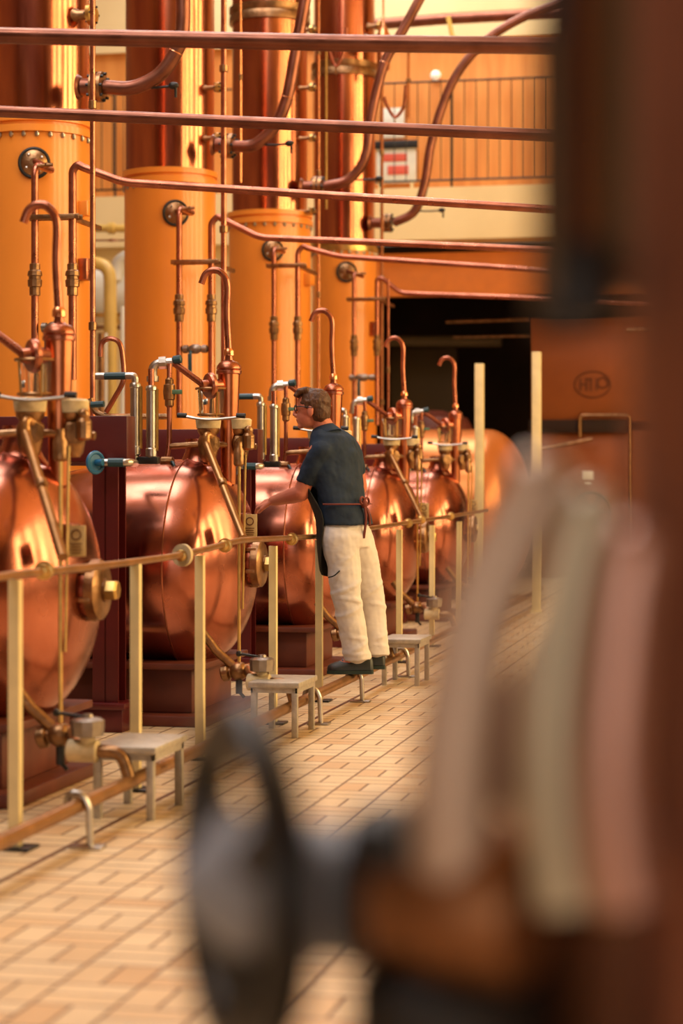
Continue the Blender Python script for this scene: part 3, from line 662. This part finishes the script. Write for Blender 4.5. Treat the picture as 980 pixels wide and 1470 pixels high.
for (a, c_, Y, r, m, lab) in (((560,490),(720,490),29.,.08,'darkbeam','dark horizontal pipe in the shadow under the gallery, lower one'),((640,462),(760,458),28.5,.03,'bronze','thin pipe in the dark opening under the gallery, upper one'),((650,484),(760,482),28.5,.02,'bronze','thin rod in the dark opening below the upper thin pipe'),((900,474),(940,473),27.5,.03,'bronze','short pipe in the dark opening at right of the foreground housing')):
    tag(obj('shadowed_pipe', B().tube([WY(*a,Y), WY(*c_,Y)], r, 10), m), lab, 'pipe')
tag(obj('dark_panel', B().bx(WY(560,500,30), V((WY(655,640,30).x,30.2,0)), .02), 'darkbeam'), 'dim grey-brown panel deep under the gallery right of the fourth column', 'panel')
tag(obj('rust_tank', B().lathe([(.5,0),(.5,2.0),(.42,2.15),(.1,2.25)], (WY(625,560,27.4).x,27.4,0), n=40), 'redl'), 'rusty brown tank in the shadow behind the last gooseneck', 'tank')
t = thing('looped_pipe', 'thin red-brown looped pipe with dark grip in front of the yellow pipe', 'pipe', WY(150,600,12.3))
obj('loop', B().tube([WY(144,512,12.3), WY(146,493,12.3), WY(158,486,12.3), WY(171,492,12.3), WY(176,512,12.3), WY(177,545,12.3), WY(165,570,12.3), WY(152,592,12.3)], .016, 10, sm=True), 'pipe', t)
obj('lower_run', B().tube([WY(130,572,12.3), WY(134,590,12.3), WY(150,598,12.3), WY(245,598,12.3)], .019, 10, fil=.05), 'bronze', t)
obj('grip', B().tube([WY(131,581,12.2), WY(149,580,12.2)], .02, 10), 'teal', t)
# ------------------------------------------------------------------ handrail
XR = -2.66
tp = [22,195,287,392,458,573,620,659,690]
t = thing('handrail', 'brown handrail pipe on cream posts along the row of stills', 'handrail', (XR,10,0))
ry = [(-160,860),(0,828),(120,815),(240,800),(300,787),(345,776),(400,773),(460,769),(540,757),(600,748),(640,742),(700,733)]
obj('rail_pipe', B().tube([WX(a, bq, XR) for a, bq in ry], .0155, 14, sm=True), 'railm', t)
for px in tp:
    y = WX(px, 800, XR).y; tilt = .012 if px in (22,287) else 0
    top = None
    zt2 = .965
    po = obj('post', B().skin([[V((XR-.02+tilt*k*0,y-.02,z))+V((a_,b2,0)) for a_, b2 in ((0,0),(.04,0),(.04,.04),(0,.04))] for z, k in ((.012,0),(zt2,1))]), 'creampost', t)
    obj('base_plate', B().box((XR,y,.006), (.14,.12,.012), .003), 'iron', po)
for px, py in ((62,819),(262,797),(322,783),(418,774),(585,751),(604,746),(646,741)):
    q = WX(px, py, XR)
    obj('union_collar', B().lathe([(.018,-.035),(.027,-.03),(.027,.0),(.036,.002),(.036,.02),(.018,.024)], q, (0,1,.02), 14), 'brass', t)
q = WX(262,797,XR); obj('round_clamp', B().lathe([(.02,-.012),(.052,-.01),(.052,.01),(.02,.012)], q, (.3,1,0), 24), 'creamcap', t)
# foot pipe + supports
XF = -2.45; ZF = .15
t = thing('foot_pipe', 'brown pipe running low over the floor in front of the stills', 'pipe', (XF,10,ZF))
obj('pipe', B().tube([(XF,4.2,ZF),(XF,22.5,ZF)], .027, 16), 'railm', t)
for px, py in ((122,1218),(455,1034),(515,1004),(582,970)):
    y = WX(px, 1000, XF+.03).y
    sp_ = obj('support', B().tube([(XF-.04,y,ZF+.0),(XF-.03,y,ZF+.045),(XF+.02,y,ZF+.045),(XF+.045,y,ZF),(XF+.05,y,.01)], .014, 10, fil=.03), 'steel', t)
    obj('foot', B().box((XF+.04,y,.006), (.12,.07,.012), .003), 'steel', sp_)
# floor drain groove
tag(obj('floor_groove', B().bx((-2.499,2,-.001), (-2.481,26,.0025)), 'brown'), 'narrow dark groove line in the tiled floor below the foot pipe', 'groove')
bpy.data.objects['floor_groove']['kind'] = 'structure'; bpy.data.objects['floor_groove'].name = 'trim_floor_groove'
for k in ('label','category'): del bpy.data.objects['trim_floor_groove'][k]
# ------------------------------------------------------------------ step stools
def stool(fl, fr, yb_, lab, h=.285):
    p = WZ(fr[0], fr[1], 0.); q = WZ(fl[0], fl[1], 0.); w = .245; d = .42
    x1 = p.x+.02; x0 = x1-w; y0 = p.y; y1 = y0+d
    t = thing('step_stool', lab, 'stool', ((x0+x1)/2,(y0+y1)/2,0), 'metal step stools along the foot pipe')
    obj('top', B().bx((x0-.012,y0-.012,h-.028), (x1+.012,y1+.012,h), .004), 'stool', t)
    for (xx, yy) in ((x0,y0),(x1-.03,y0),(x0,y1-.03),(x1-.03,y1-.03)):
        obj('leg', B().bx((xx,yy,0), (xx+.03,yy+.03,h-.028), .002), 'stool', t)
    obj('apron_frame', B().bx((x0,y0,h-.055), (x1,y0+.01,h-.02)).bx((x0,y1-.01,h-.055), (x1,y1,h-.02)).bx((x0,y0,h-.055), (x0+.01,y1,h-.02)).bx((x1-.01,y0,h-.055), (x1,y1,h-.02)), 'stool', t)
stool((135,1175), (213,1178), 0, 'grey metal step stool nearest the camera, beside the first outlet valve')
stool((357,1060), (421,1060), 0, 'grey metal step stool in front of the second outlet valve, left of the man')
stool((543,985), (597,985), 0, 'grey metal step stool just right of the standing man', .30)
# ------------------------------------------------------------------ the man
DM = 12.35
def J(px, py, d=0.): return WD(px, py, DM+d)
K = DM/FPX   # metres per pixel
def remesh(o, vox, sm=6, disp=0., dsize=.08):
    m = o.modifiers.new('r', 'REMESH'); m.mode = 'VOXEL'; m.voxel_size = vox; m.use_smooth_shade = True
    if sm: s = o.modifiers.new('s', 'SMOOTH'); s.iterations = sm; s.factor = .5
    if disp:
        tx = bpy.data.textures.new('folds', 'CLOUDS'); tx.noise_scale = dsize
        d = o.modifiers.new('d', 'DISPLACE'); d.texture = tx; d.strength = disp; d.mid_level = .5; d.texture_coords = 'LOCAL'
    return o
RV = V((CO,SI,0)); FV = V((-SI,CO,0)); UP = V((0,0,1))
def ell(b, c, r, ang=0., tilt=0., n=20):
    """ellipsoid; r = (front-back, side, height); ang: facing turned from image-left towards away"""
    f = (-RV*math.cos(ang)+FV*math.sin(ang)); sd = UP.cross(f); u = UP
    f2 = f*math.cos(tilt)-u*math.sin(tilt); u2 = f*math.sin(tilt)+u*math.cos(tilt)
    rings = []
    for i in range(n//2+1):
        a = PI*i/(n//2); k = max(math.sin(a), 1e-3)
        rings.append([c+f2*(r[0]*k*math.cos(2*PI*j/n))+sd*(r[1]*k*math.sin(2*PI*j/n))-u2*(r[2]*math.cos(a)) for j in range(n)])
    return b.skin(rings)
def limb(b, pts, rs, n=16):
    pts = [V(p) for p in pts]
    for i in range(len(pts)-1):
        b.tube([pts[i], pts[i+1]], [rs[i], rs[i+1]], n)
    for p, r in zip(pts, rs): b.ball(p, r*.99, 16)
    return b
def loft(b, secs, ang, n=28, p=2.0):
    """secs: (centre, half front-back, half side)"""
    rings = []
    for (c, fb, sdw, *aa) in secs:
        an = aa[0] if aa else ang
        f = (-RV*math.cos(an)+FV*math.sin(an)); s2 = UP.cross(f)
        rings.append([c+f*(fb*math.cos(2*PI*j/n))+s2*(sdw*math.sin(2*PI*j/n)) for j in range(n)])
    return b.skin(rings)
A = math.radians(34)       # body facing
AH = math.radians(14)      # head facing
man = thing('person', 'man in navy polo shirt and off-white trousers standing on the low foot pipe', 'person', J(513,967,0))
F = (-RV*math.cos(A)+FV*math.sin(A)); SDV = UP.cross(F)      # facing, and his left or right
LEFT = -SDV if (-SDV).dot(FV) < SDV.dot(FV) else SDV           # side nearer the camera = his left
hipc = J(497,748,.0); 
hl = hipc+LEFT*.085; hr = hipc-LEFT*.085
kl = J(499,866,-.06); al = J(512,944,-.02); kr = J(533,862,.12); ar = J(541,936,.10)
shl = J(456,648,-.10); shr = J(505,643,.16)
el = J(432,708,-.06); wl = J(392,719,.06)
er = J(517,700,.22); wr = J(490,730,.40)
neck0 = J(474,632,.02); neck1 = J(460,603,.02)
hc = J(449,585,.02)
body = B()
ell(body, hc+UP*.012, (.097,.078,.098), AH, .25)
fH = (-RV*math.cos(AH)+FV*math.sin(AH))
ell(body, hc+fH*.030-UP*.055, (.066,.056,.070), AH, .3)      # jaw
ell(body, hc+fH*.072-UP*.108, (.022,.024,.018), AH, .3)      # chin
sH = UP.cross(fH)
face = lambda a, c_, s2=0: hc+fH*a+UP*c_+sH*s2
body.tube([face(.094,.002), face(.112,-.022), face(.118,-.040), face(.096,-.050)], [.008,.012], 8)  # nose
ell(body, face(.088,-.072), (.016,.026,.008), AH); ell(body, face(.084,-.085), (.015,.022,.009), AH)  # lips
for sgn in (-1, 1):
    ell(body, face(-.005,-.025,sgn*.080), (.020,.009,.033), AH+.2*sgn)      # ears
    ell(body, face(.078,.004,sgn*.032), (.013,.018,.011), AH)               # brow/eye socket
limb(body, [neck0, neck1+V((0,0,.0)), hc-UP*.02-fH*.02], [.062,.056,.05])
loft(body, [(J(474,632,.03),.06,.08), (J(480,650,.04),.10,.165), (J(486,690,.03),.105,.15), (J(490,725,.01),.095,.135), (hipc,.11,.155), (hipc-UP*.09,.09,.15)], A)
limb(body, [hl, kl, al], [.08,.052,.038]); limb(body, [hr, kr, ar], [.08,.052,.038])
for an_, tip in ((al, -.0), (ar, 0)): limb(body, [an_, an_-RV*.12-UP*.06], [.036,.026])
limb(body, [shl, shl*.45+el*.55, el], [.054,.050,.046]); limb(body, [el, el*.65+wl*.35, wl], [.050,.047,.031])
limb(body, [shr, er, wr], [.055,.042,.028])
def hand(b, w, d, up, sgn=1):
    d = d.normalized(); s2 = d.cross(up).normalized()*sgn; u = s2.cross(d)*sgn
    palm = w+d*.055
    for k in range(5):
        o = (k-2)*.016; b.tube([w+s2*o*.6, w+d*.055+s2*o, w+d*.085+s2*o*1.05], [.014,.012], 10)
    for k, Lf in enumerate((.068,.078,.074,.058)):
        o = (k-1.5)*.021; p0 = w+d*.082+s2*o
        p1 = p0+d*Lf*.45-u*.006; p2 = p1+d*Lf*.3-u*.018; p3 = p2+d*Lf*.2-u*.022
        limb(b, [p0, p1, p2, p3], [.0105,.0098,.0088,.0078], 10)
    t0 = w+d*.025-s2*.026; t1 = t0+d*.035-s2*.028-u*.008; t2 = t1+d*.028-s2*.006-u*.012
    limb(b, [t0, t1, t2], [.014,.012,.0095], 10)
hd = (wl-el).normalized()
hand(body, wl, hd*.9-UP*.05+V((0,0,.02)), (UP*.8-FV*.5).normalized())
hand(body, wr, (wr-er).normalized(), UP, -1)
remesh(obj('body', body, 'skin', man), .0048, 3)
# hair
hb = B()
ell(hb, hc-fH*.012+UP*.028, (.099,.084,.088), AH, .1)
ell(hb, hc-fH*.045-UP*.02, (.062,.078,.082), AH, .1)
for k in range(9):
    a_ = (k-4)*.17; hb.tube([face(.02,.105,a_*.07), face(.072,.092,a_*.085), face(.094,.062,a_*.10)], [.020,.012], 8, sm=True)
for sgn in (-1,1): hb.tube([face(.015,.04,sgn*.074), face(.022,-.005,sgn*.078)], [.016,.006], 8)
ho = remesh(obj('hair', hb, 'hair', man), .005, 2, .012, .03)
# glasses
g = B()
for sgn in (-1,1):
    g.torus(face(.098,-.004,sgn*.032), fH, .024, .0028, 24, 6, (1.1,.75)); g.tube([face(.098,.004,sgn*.058), face(.05,.004,sgn*.078), face(-.02,-.004,sgn*.086)], .003, 6)
g.tube([face(.100,0,-.010), face(.100,0,.010)], .003, 6)
obj('glasses', g, 'black', man)
# shirt
sb = B()
loft(sb, [(J(466,614,.02),.058,.062), (J(471,619,.03),.080,.125), (J(476,626,.04),.105,.165), (J(479,637,.04),.118,.190), (J(482,650,.04),.125,.200), (J(484,680,.03),.128,.195), (J(487,705,.02),.125,.178), (J(491,722,.01),.125,.170), (J(496,738,.0),.136,.180), (J(498,753,0),.142,.186)], A)
slv = shl*.42+el*.58
limb(sb, [shl+RV*.02+UP*.005, slv], [.072,.058]); sb.tube([slv, slv+(el-slv).normalized()*.05], [.058,.057], 16)
slr = shr*.45+er*.55
limb(sb, [shr+UP*-.03-RV*.01, slr], [.068,.058])
remesh(obj('polo_shirt', sb, 'shirt', man), .009, 5, .024, .09)
cb = B(); cc_ = J(465,618,.02)
cb.lathe([(.098,-.030),(.090,-.012),(.074,.010),(.066,.022),(.060,.018)], cc_, (-.34,.1,.93), 28, cap=False); obj('collar', cb, 'shirt', man)
# trousers
tb = B()
loft(tb, [(J(497,744,0),.098,.138), (J(498,752,0),.115,.158), (J(499,768,0),.132,.176), (J(499,785,.0),.12,.172)], A)
cl = al+V((0,0,.028)); cr = ar+V((0,0,.028))
limb(tb, [hl-UP*.085, hl*.5+kl*.5, kl, kl*.5+al*.5, cl-RV*.005], [.108,.100,.083,.080,.078])
limb(tb, [hr-UP*.085, hr*.5+kr*.5, kr, kr*.5+ar*.5, cr], [.104,.096,.080,.074,.068])
tb.tube([cl, cl-UP*.045+RV*.004], [.080,.084], 20); tb.tube([cr, cr-UP*.045], [.070,.074], 20)
for (p_, q_, rr_, f_, tl, tk) in ((hl,kl,.092,.80,.35,.014),(hl,kl,.084,.95,-.3,.016),(kl,al,.081,.12,.3,.014),(kl,al,.078,.62,-.35,.013),(kl,al,.077,.78,.35,.014),(kl,al,.078,.92,-.2,.013),(hr,kr,.088,.85,.35,.014),(kr,ar,.079,.08,-.3,.014),(kr,ar,.070,.72,.35,.013),(kr,ar,.069,.88,-.25,.013),(hl,kl,.100,.45,.5,.010)):
    tb.torus(p_+(q_-p_)*f_, (q_-p_).normalized()+RV*tl+FV*tl*.4, rr_-.004, tk, 28, 8)
tr = remesh(obj('trousers', tb, 'trouser', man), .008, 4, .020, .10)
obj('pocket_edge', B().tube([J(471,829,-.15), J(480,826,-.165), J(492,815,-.15)], .004, 6, sm=True), 'apron', tr)
# apron: curved cloth hanging in front with bib, skirt flared
ap = B(); rings = []
secs = [(470,672,.150,.02,1.0),(474,700,.148,.02,1.25),(484,722,.150,.01,1.5),(494,745,.150,.0,1.55),(497,775,.165,.0,1.3),(498,808,.155,.0,1.05),(499,830,.150,.0,.85)]
for (px, py, rad, dd, half) in secs:
    c_ = J(px, py, dd); ring = []
    for k in range(17):
        a_ = (k/16-.5)*2*half; ring.append(c_+F*(rad*math.cos(a_))+LEFT*(rad*1.28*math.sin(a_)))
    for k in range(16,-1,-1):
        a_ = (k/16-.5)*2*half; ring.append(c_+F*((rad-.010)*math.cos(a_))+LEFT*((rad-.010)*1.28*math.sin(a_)))
    rings.append(ring)
ap.skin(rings); apo = obj('apron', ap, 'apron', man)
sm_ = apo.modifiers.new('s', 'SUBSURF'); sm_.levels = 1; sm_.render_levels = 1
wc = J(491,721,.01); wt = B(); ring = []
for k in range(-10, 26):
    a_ = k/36*2*PI; ring.append(wc+F*(.150*math.cos(a_))+LEFT*(.200*math.sin(a_))+UP*(.012*math.sin(a_)))
wt.tube([wc-F*.150*math.cos(t_)+LEFT*.197*math.sin(t_)+UP*(-.01) for t_ in [x*PI/14 for x in range(-7,8)]], .010, 8, flat=.5)
kn = wc-F*.155+UP*-.01
wt.ball(kn, (.022,.022,.026), 10).torus(kn+UP*.022+LEFT*.02, F, .020, .007, 16, 6).torus(kn+UP*.015-LEFT*.03, F, .022, .007, 16, 6)
wt.tube([kn, kn-UP*.08-F*.02+LEFT*.01, kn-UP*.20-F*.008+LEFT*.015], .008, 6, sm=True).tube([kn, kn-UP*.06-F*.02-LEFT*.02, kn-UP*.12-F*.01-LEFT*.045], .008, 6, sm=True)
obj('apron_strings', wt, 'strap', man)
# shoes
for an_, sg in ((al,0),(ar,1)):
    base = 967 if sg == 0 else 960
    d_ = -.02 if sg == 0 else .10
    hx = 536 if sg == 0 else 553; tx_ = 469 if sg == 0 else 500
    z0_ = J(500,base,d_).z
    secs2 = []
    heel = J(hx, base, d_); toe = J(tx_, base, d_)
    dirv = V((toe.x-heel.x, toe.y-heel.y, 0)); Ls = dirv.length; dirv.normalize(); sdv = UP.cross(dirv)
    prof = [(0,.022,.05),(.04,.036,.085),(.25,.040,.098),(.42,.040,.085),(.6,.045,.068),(.8,.048,.052),(.94,.036,.040),(1.0,.015,.022)]
    up_ = B(); rings = []
    for (f_, hw, hh) in prof:
        c_ = V((heel.x,heel.y,z0_+.018))+dirv*(f_*Ls); n = 16
        rings.append([c_+sdv*(hw*math.cos(2*PI*j/n))+UP*(hh*max(0,math.sin(2*PI*j/n))+.002*math.sin(2*PI*j/n)) for j in range(n)])
    up_.skin(rings); so = obj('shoe', up_, 'shoe', man); so.modifiers.new('s','SUBSURF').render_levels = 1
    sl_ = B(); rings = []
    for zz in (0, .020):
        rg = []
        for (f_, hw, hh) in prof: rg.append(V((heel.x,heel.y,z0_+zz))+dirv*(f_*Ls)+sdv*(hw+.004))
        for (f_, hw, hh) in prof[::-1]: rg.append(V((heel.x,heel.y,z0_+zz))+dirv*(f_*Ls)-sdv*(hw+.004))
        rings.append(rg)
    sl_.skin(rings); obj('sole', sl_, 'sole', so)
    lc_ = B()
    for k in range(3):
        c_ = V((heel.x,heel.y,z0_+.018+.082-.010*k))+dirv*((.50+.08*k)*Ls); lc_.tube([c_-sdv*.022, c_+UP*.006, c_+sdv*.022], .004, 6)
    obj('laces', lc_, 'blue', so)
# ------------------------------------------------------------------ foreground, out of focus
def W1(px, py, d=1.5): return WD(px, py, d)
# copper upright on the far right
p = W1(1130,700,1.5)
t = thing('foreground_column', 'wide reddish brown upright column blurred at the right edge', 'column', (p.x,p.y,0))
obj('shell', B().lathe([(.112,0),(.112,3.2)], (p.x,p.y,0), n=64), 'redbrown', t)
obj('ring', B().lathe([(.112,-.02),(.119,-.018),(.119,.018),(.112,.02)], (p.x,p.y,W1(0,1210).z), n=64), 'redbrown', t)
# housing at upper right
p = W1(890,300,1.58); zb_ = W1(800,415).z
t = thing('foreground_housing', 'dark brown cylindrical housing blurred at the upper right', 'housing', (p.x,p.y,zb_))
obj('shell', B().lathe([(.034,0),(.042,.012),(.042,1.4)], (p.x,p.y,zb_), n=48), 'brown', t)
q = W1(910,300,1.52); obj('cover_strip', B().lathe([(.022,0),(.022,1.4)], (q.x,q.y,zb_+.01), n=24), 'olive', t)
q0, q1 = W1(756,58,1.45), W1(782,430,1.45)
obj('edge_bar', B().tube([V(q1), V((q1.x,q1.y,q0.z))], .009, 12), 'olive', t)
q0 = W1(797,70,1.47); q1 = W1(797,480,1.47); obj('dark_gap_strip', B().tube([V(q1), V((q1.x,q1.y,q0.z+.05))], .012, 14), 'black', t)  # shade of the gap beside the edge bar, built as a black strip
q0 = W1(822,470,1.47); obj('rubber_foot', B().lathe([(.018,0),(.030,.006),(.032,.05),(.026,.06)], q0, n=28), 'black', t)
# pale bent pipes
PP = [([(775,700),(735,770),(690,880),(662,1020),(650,1150),(655,1300)], .033, 'pale', 1.52, 'blurred tan metal arc in the foreground, leftmost of the three'),
      ([(850,735),(828,800),(805,930),(795,1060),(800,1180),(815,1300)], .023, 'palegreen', 1.45, 'blurred pale greenish metal arc in the foreground, middle of the three'),
      ([(912,790),(900,850),(888,960),(880,1080),(885,1200),(900,1300)], .024, 'pinkcop', 1.38, 'blurred pinkish copper arc in the foreground, rightmost of the three')]
for pts, r, m, d, lab in PP:
    P = [W1(a, bq, d) for a, bq in pts]
    t = thing('curved_duct', lab, 'duct', P[-1], 'three blurred curved ducts in the foreground')
    obj('duct', B().tube(P, [r*.75,r], 28, sm=True), m, t); obj('end_cap', B().ball(P[0], r*.8, 20), m, t)
# vessel below
p = W1(965,1400,1.68); zt3 = W1(0,1165,1.68).z; zt4 = W1(0,770,1.68).z
t = thing('foreground_vessel', 'dark brown vessel blurred in the lower right corner', 'vessel', (p.x,p.y,0))
obj('body', B().lathe([(.15,0),(.15,zt3-.10),(.145,zt3-.05),(.13,zt3)], (p.x,p.y,0), n=64), 'brown', t)
obj('neck', B().lathe([(.13,zt3-.01),(.157,zt3+.02),(.150,zt3+.07),(.128,(zt3+zt4)/2),(.10,zt4-.05),(.07,zt4-.01),(.02,zt4)], (p.x,p.y,0), n=64), 'midbrown', t)
obj('shoulder_ring', B().torus((p.x,p.y,zt3-.06), (0,0,1), .147, .007, 64, 8), 'bronze', t)
# valve with handwheel
bc = W1(650,1295,1.55)
t = thing('foreground_valve', 'blurred brown valve with grey spoked handwheel in the lower foreground', 'valve', (bc.x,bc.y,bc.z-.2))
ax = (W1(345,1262,1.62)-bc).normalized()
whc = W1(345,1268,1.62)
wax = (RV*math.cos(.33)+FV*math.sin(.33)).normalized()*-1
obj('valve_body', B().lathe([(.035,-.07),(.06,-.06),(.066,-.03),(.066,.0),(.05,.03),(.052,.055),(.03,.065)], bc, ax, 36), mat('valve_brown', (.36,.15,.055), .4, .6, var=.25, vscale=6), t)
obj('bonnet', B().lathe([(.052,.05),(.058,.055),(.058,.072),(.04,.08)], bc, ax, 28), 'iron', t)
obj('gland_cap', B().lathe([(.02,-.02),(.035,-.01),(.035,.02),(.02,.03)], W1(565,1212,1.55), (0,0,1), 24), 'iron', t)
obj('base_block', B().lathe([(.075,-.22),(.075,-.06),(.05,-.045)], bc, (0,0,1), 30), 'black', t)
obj('stem', B().tube([bc+ax*.05, whc-ax*.012], [.052,.054], 20), 'greyblue', t)
hw_ = obj('handwheel', B().torus(whc, wax, .122, .020, 80, 16), 'iron', t)
_, uu, ww = frame(wax)
for j in range(3):
    a_ = .5+j*2*PI/3; dv = uu*math.cos(a_)+ww*math.sin(a_)
    obj('spoke', B().tube([whc+dv*.02, whc+dv*.118], [.022,.015], 14), 'iron', hw_)
obj('hub', B().lathe([(.04,-.03),(.055,-.015),(.055,.01),(.035,.03),(.015,.05)], whc, wax, 24), 'greyblue', hw_)
# ------------------------------------------------------------------ world, camera, colour
w = bpy.data.worlds.new('World'); bpy.context.scene.world = w; w.use_nodes = True
bg = w.node_tree.nodes['Background']; bg.inputs[0].default_value = (1.0,.82,.64,1); bg.inputs[1].default_value = .16
cd = bpy.data.cameras.new('Camera'); cam = bpy.data.objects.new('Camera', cd); COL.objects.link(cam)
cam.location = (0,0,CH); cam.rotation_euler = (PI/2,0,TH)
cd.sensor_width = 36; cd.sensor_fit = 'AUTO'; cd.lens = FPX*36/1470; cd.shift_y = -45/1470; cd.clip_start = .05; cd.clip_end = 200
cd.dof.use_dof = True; cd.dof.focus_distance = 12.2; cd.dof.aperture_fstop = cd.lens/1000/.041
cd.dof.aperture_blades = 0
sc = bpy.context.scene; sc.camera = cam
sc.view_settings.view_transform = 'Standard'; sc.view_settings.look = 'None'; sc.view_settings.gamma = 1
sc.view_settings.use_curve_mapping = False; sc.view_settings.exposure = -.12
sc.cycles.use_denoising = True; sc.cycles.max_bounces = 8; sc.cycles.sample_clamp_indirect = 6
sc.cycles.caustics_reflective = False; sc.cycles.caustics_refractive = False
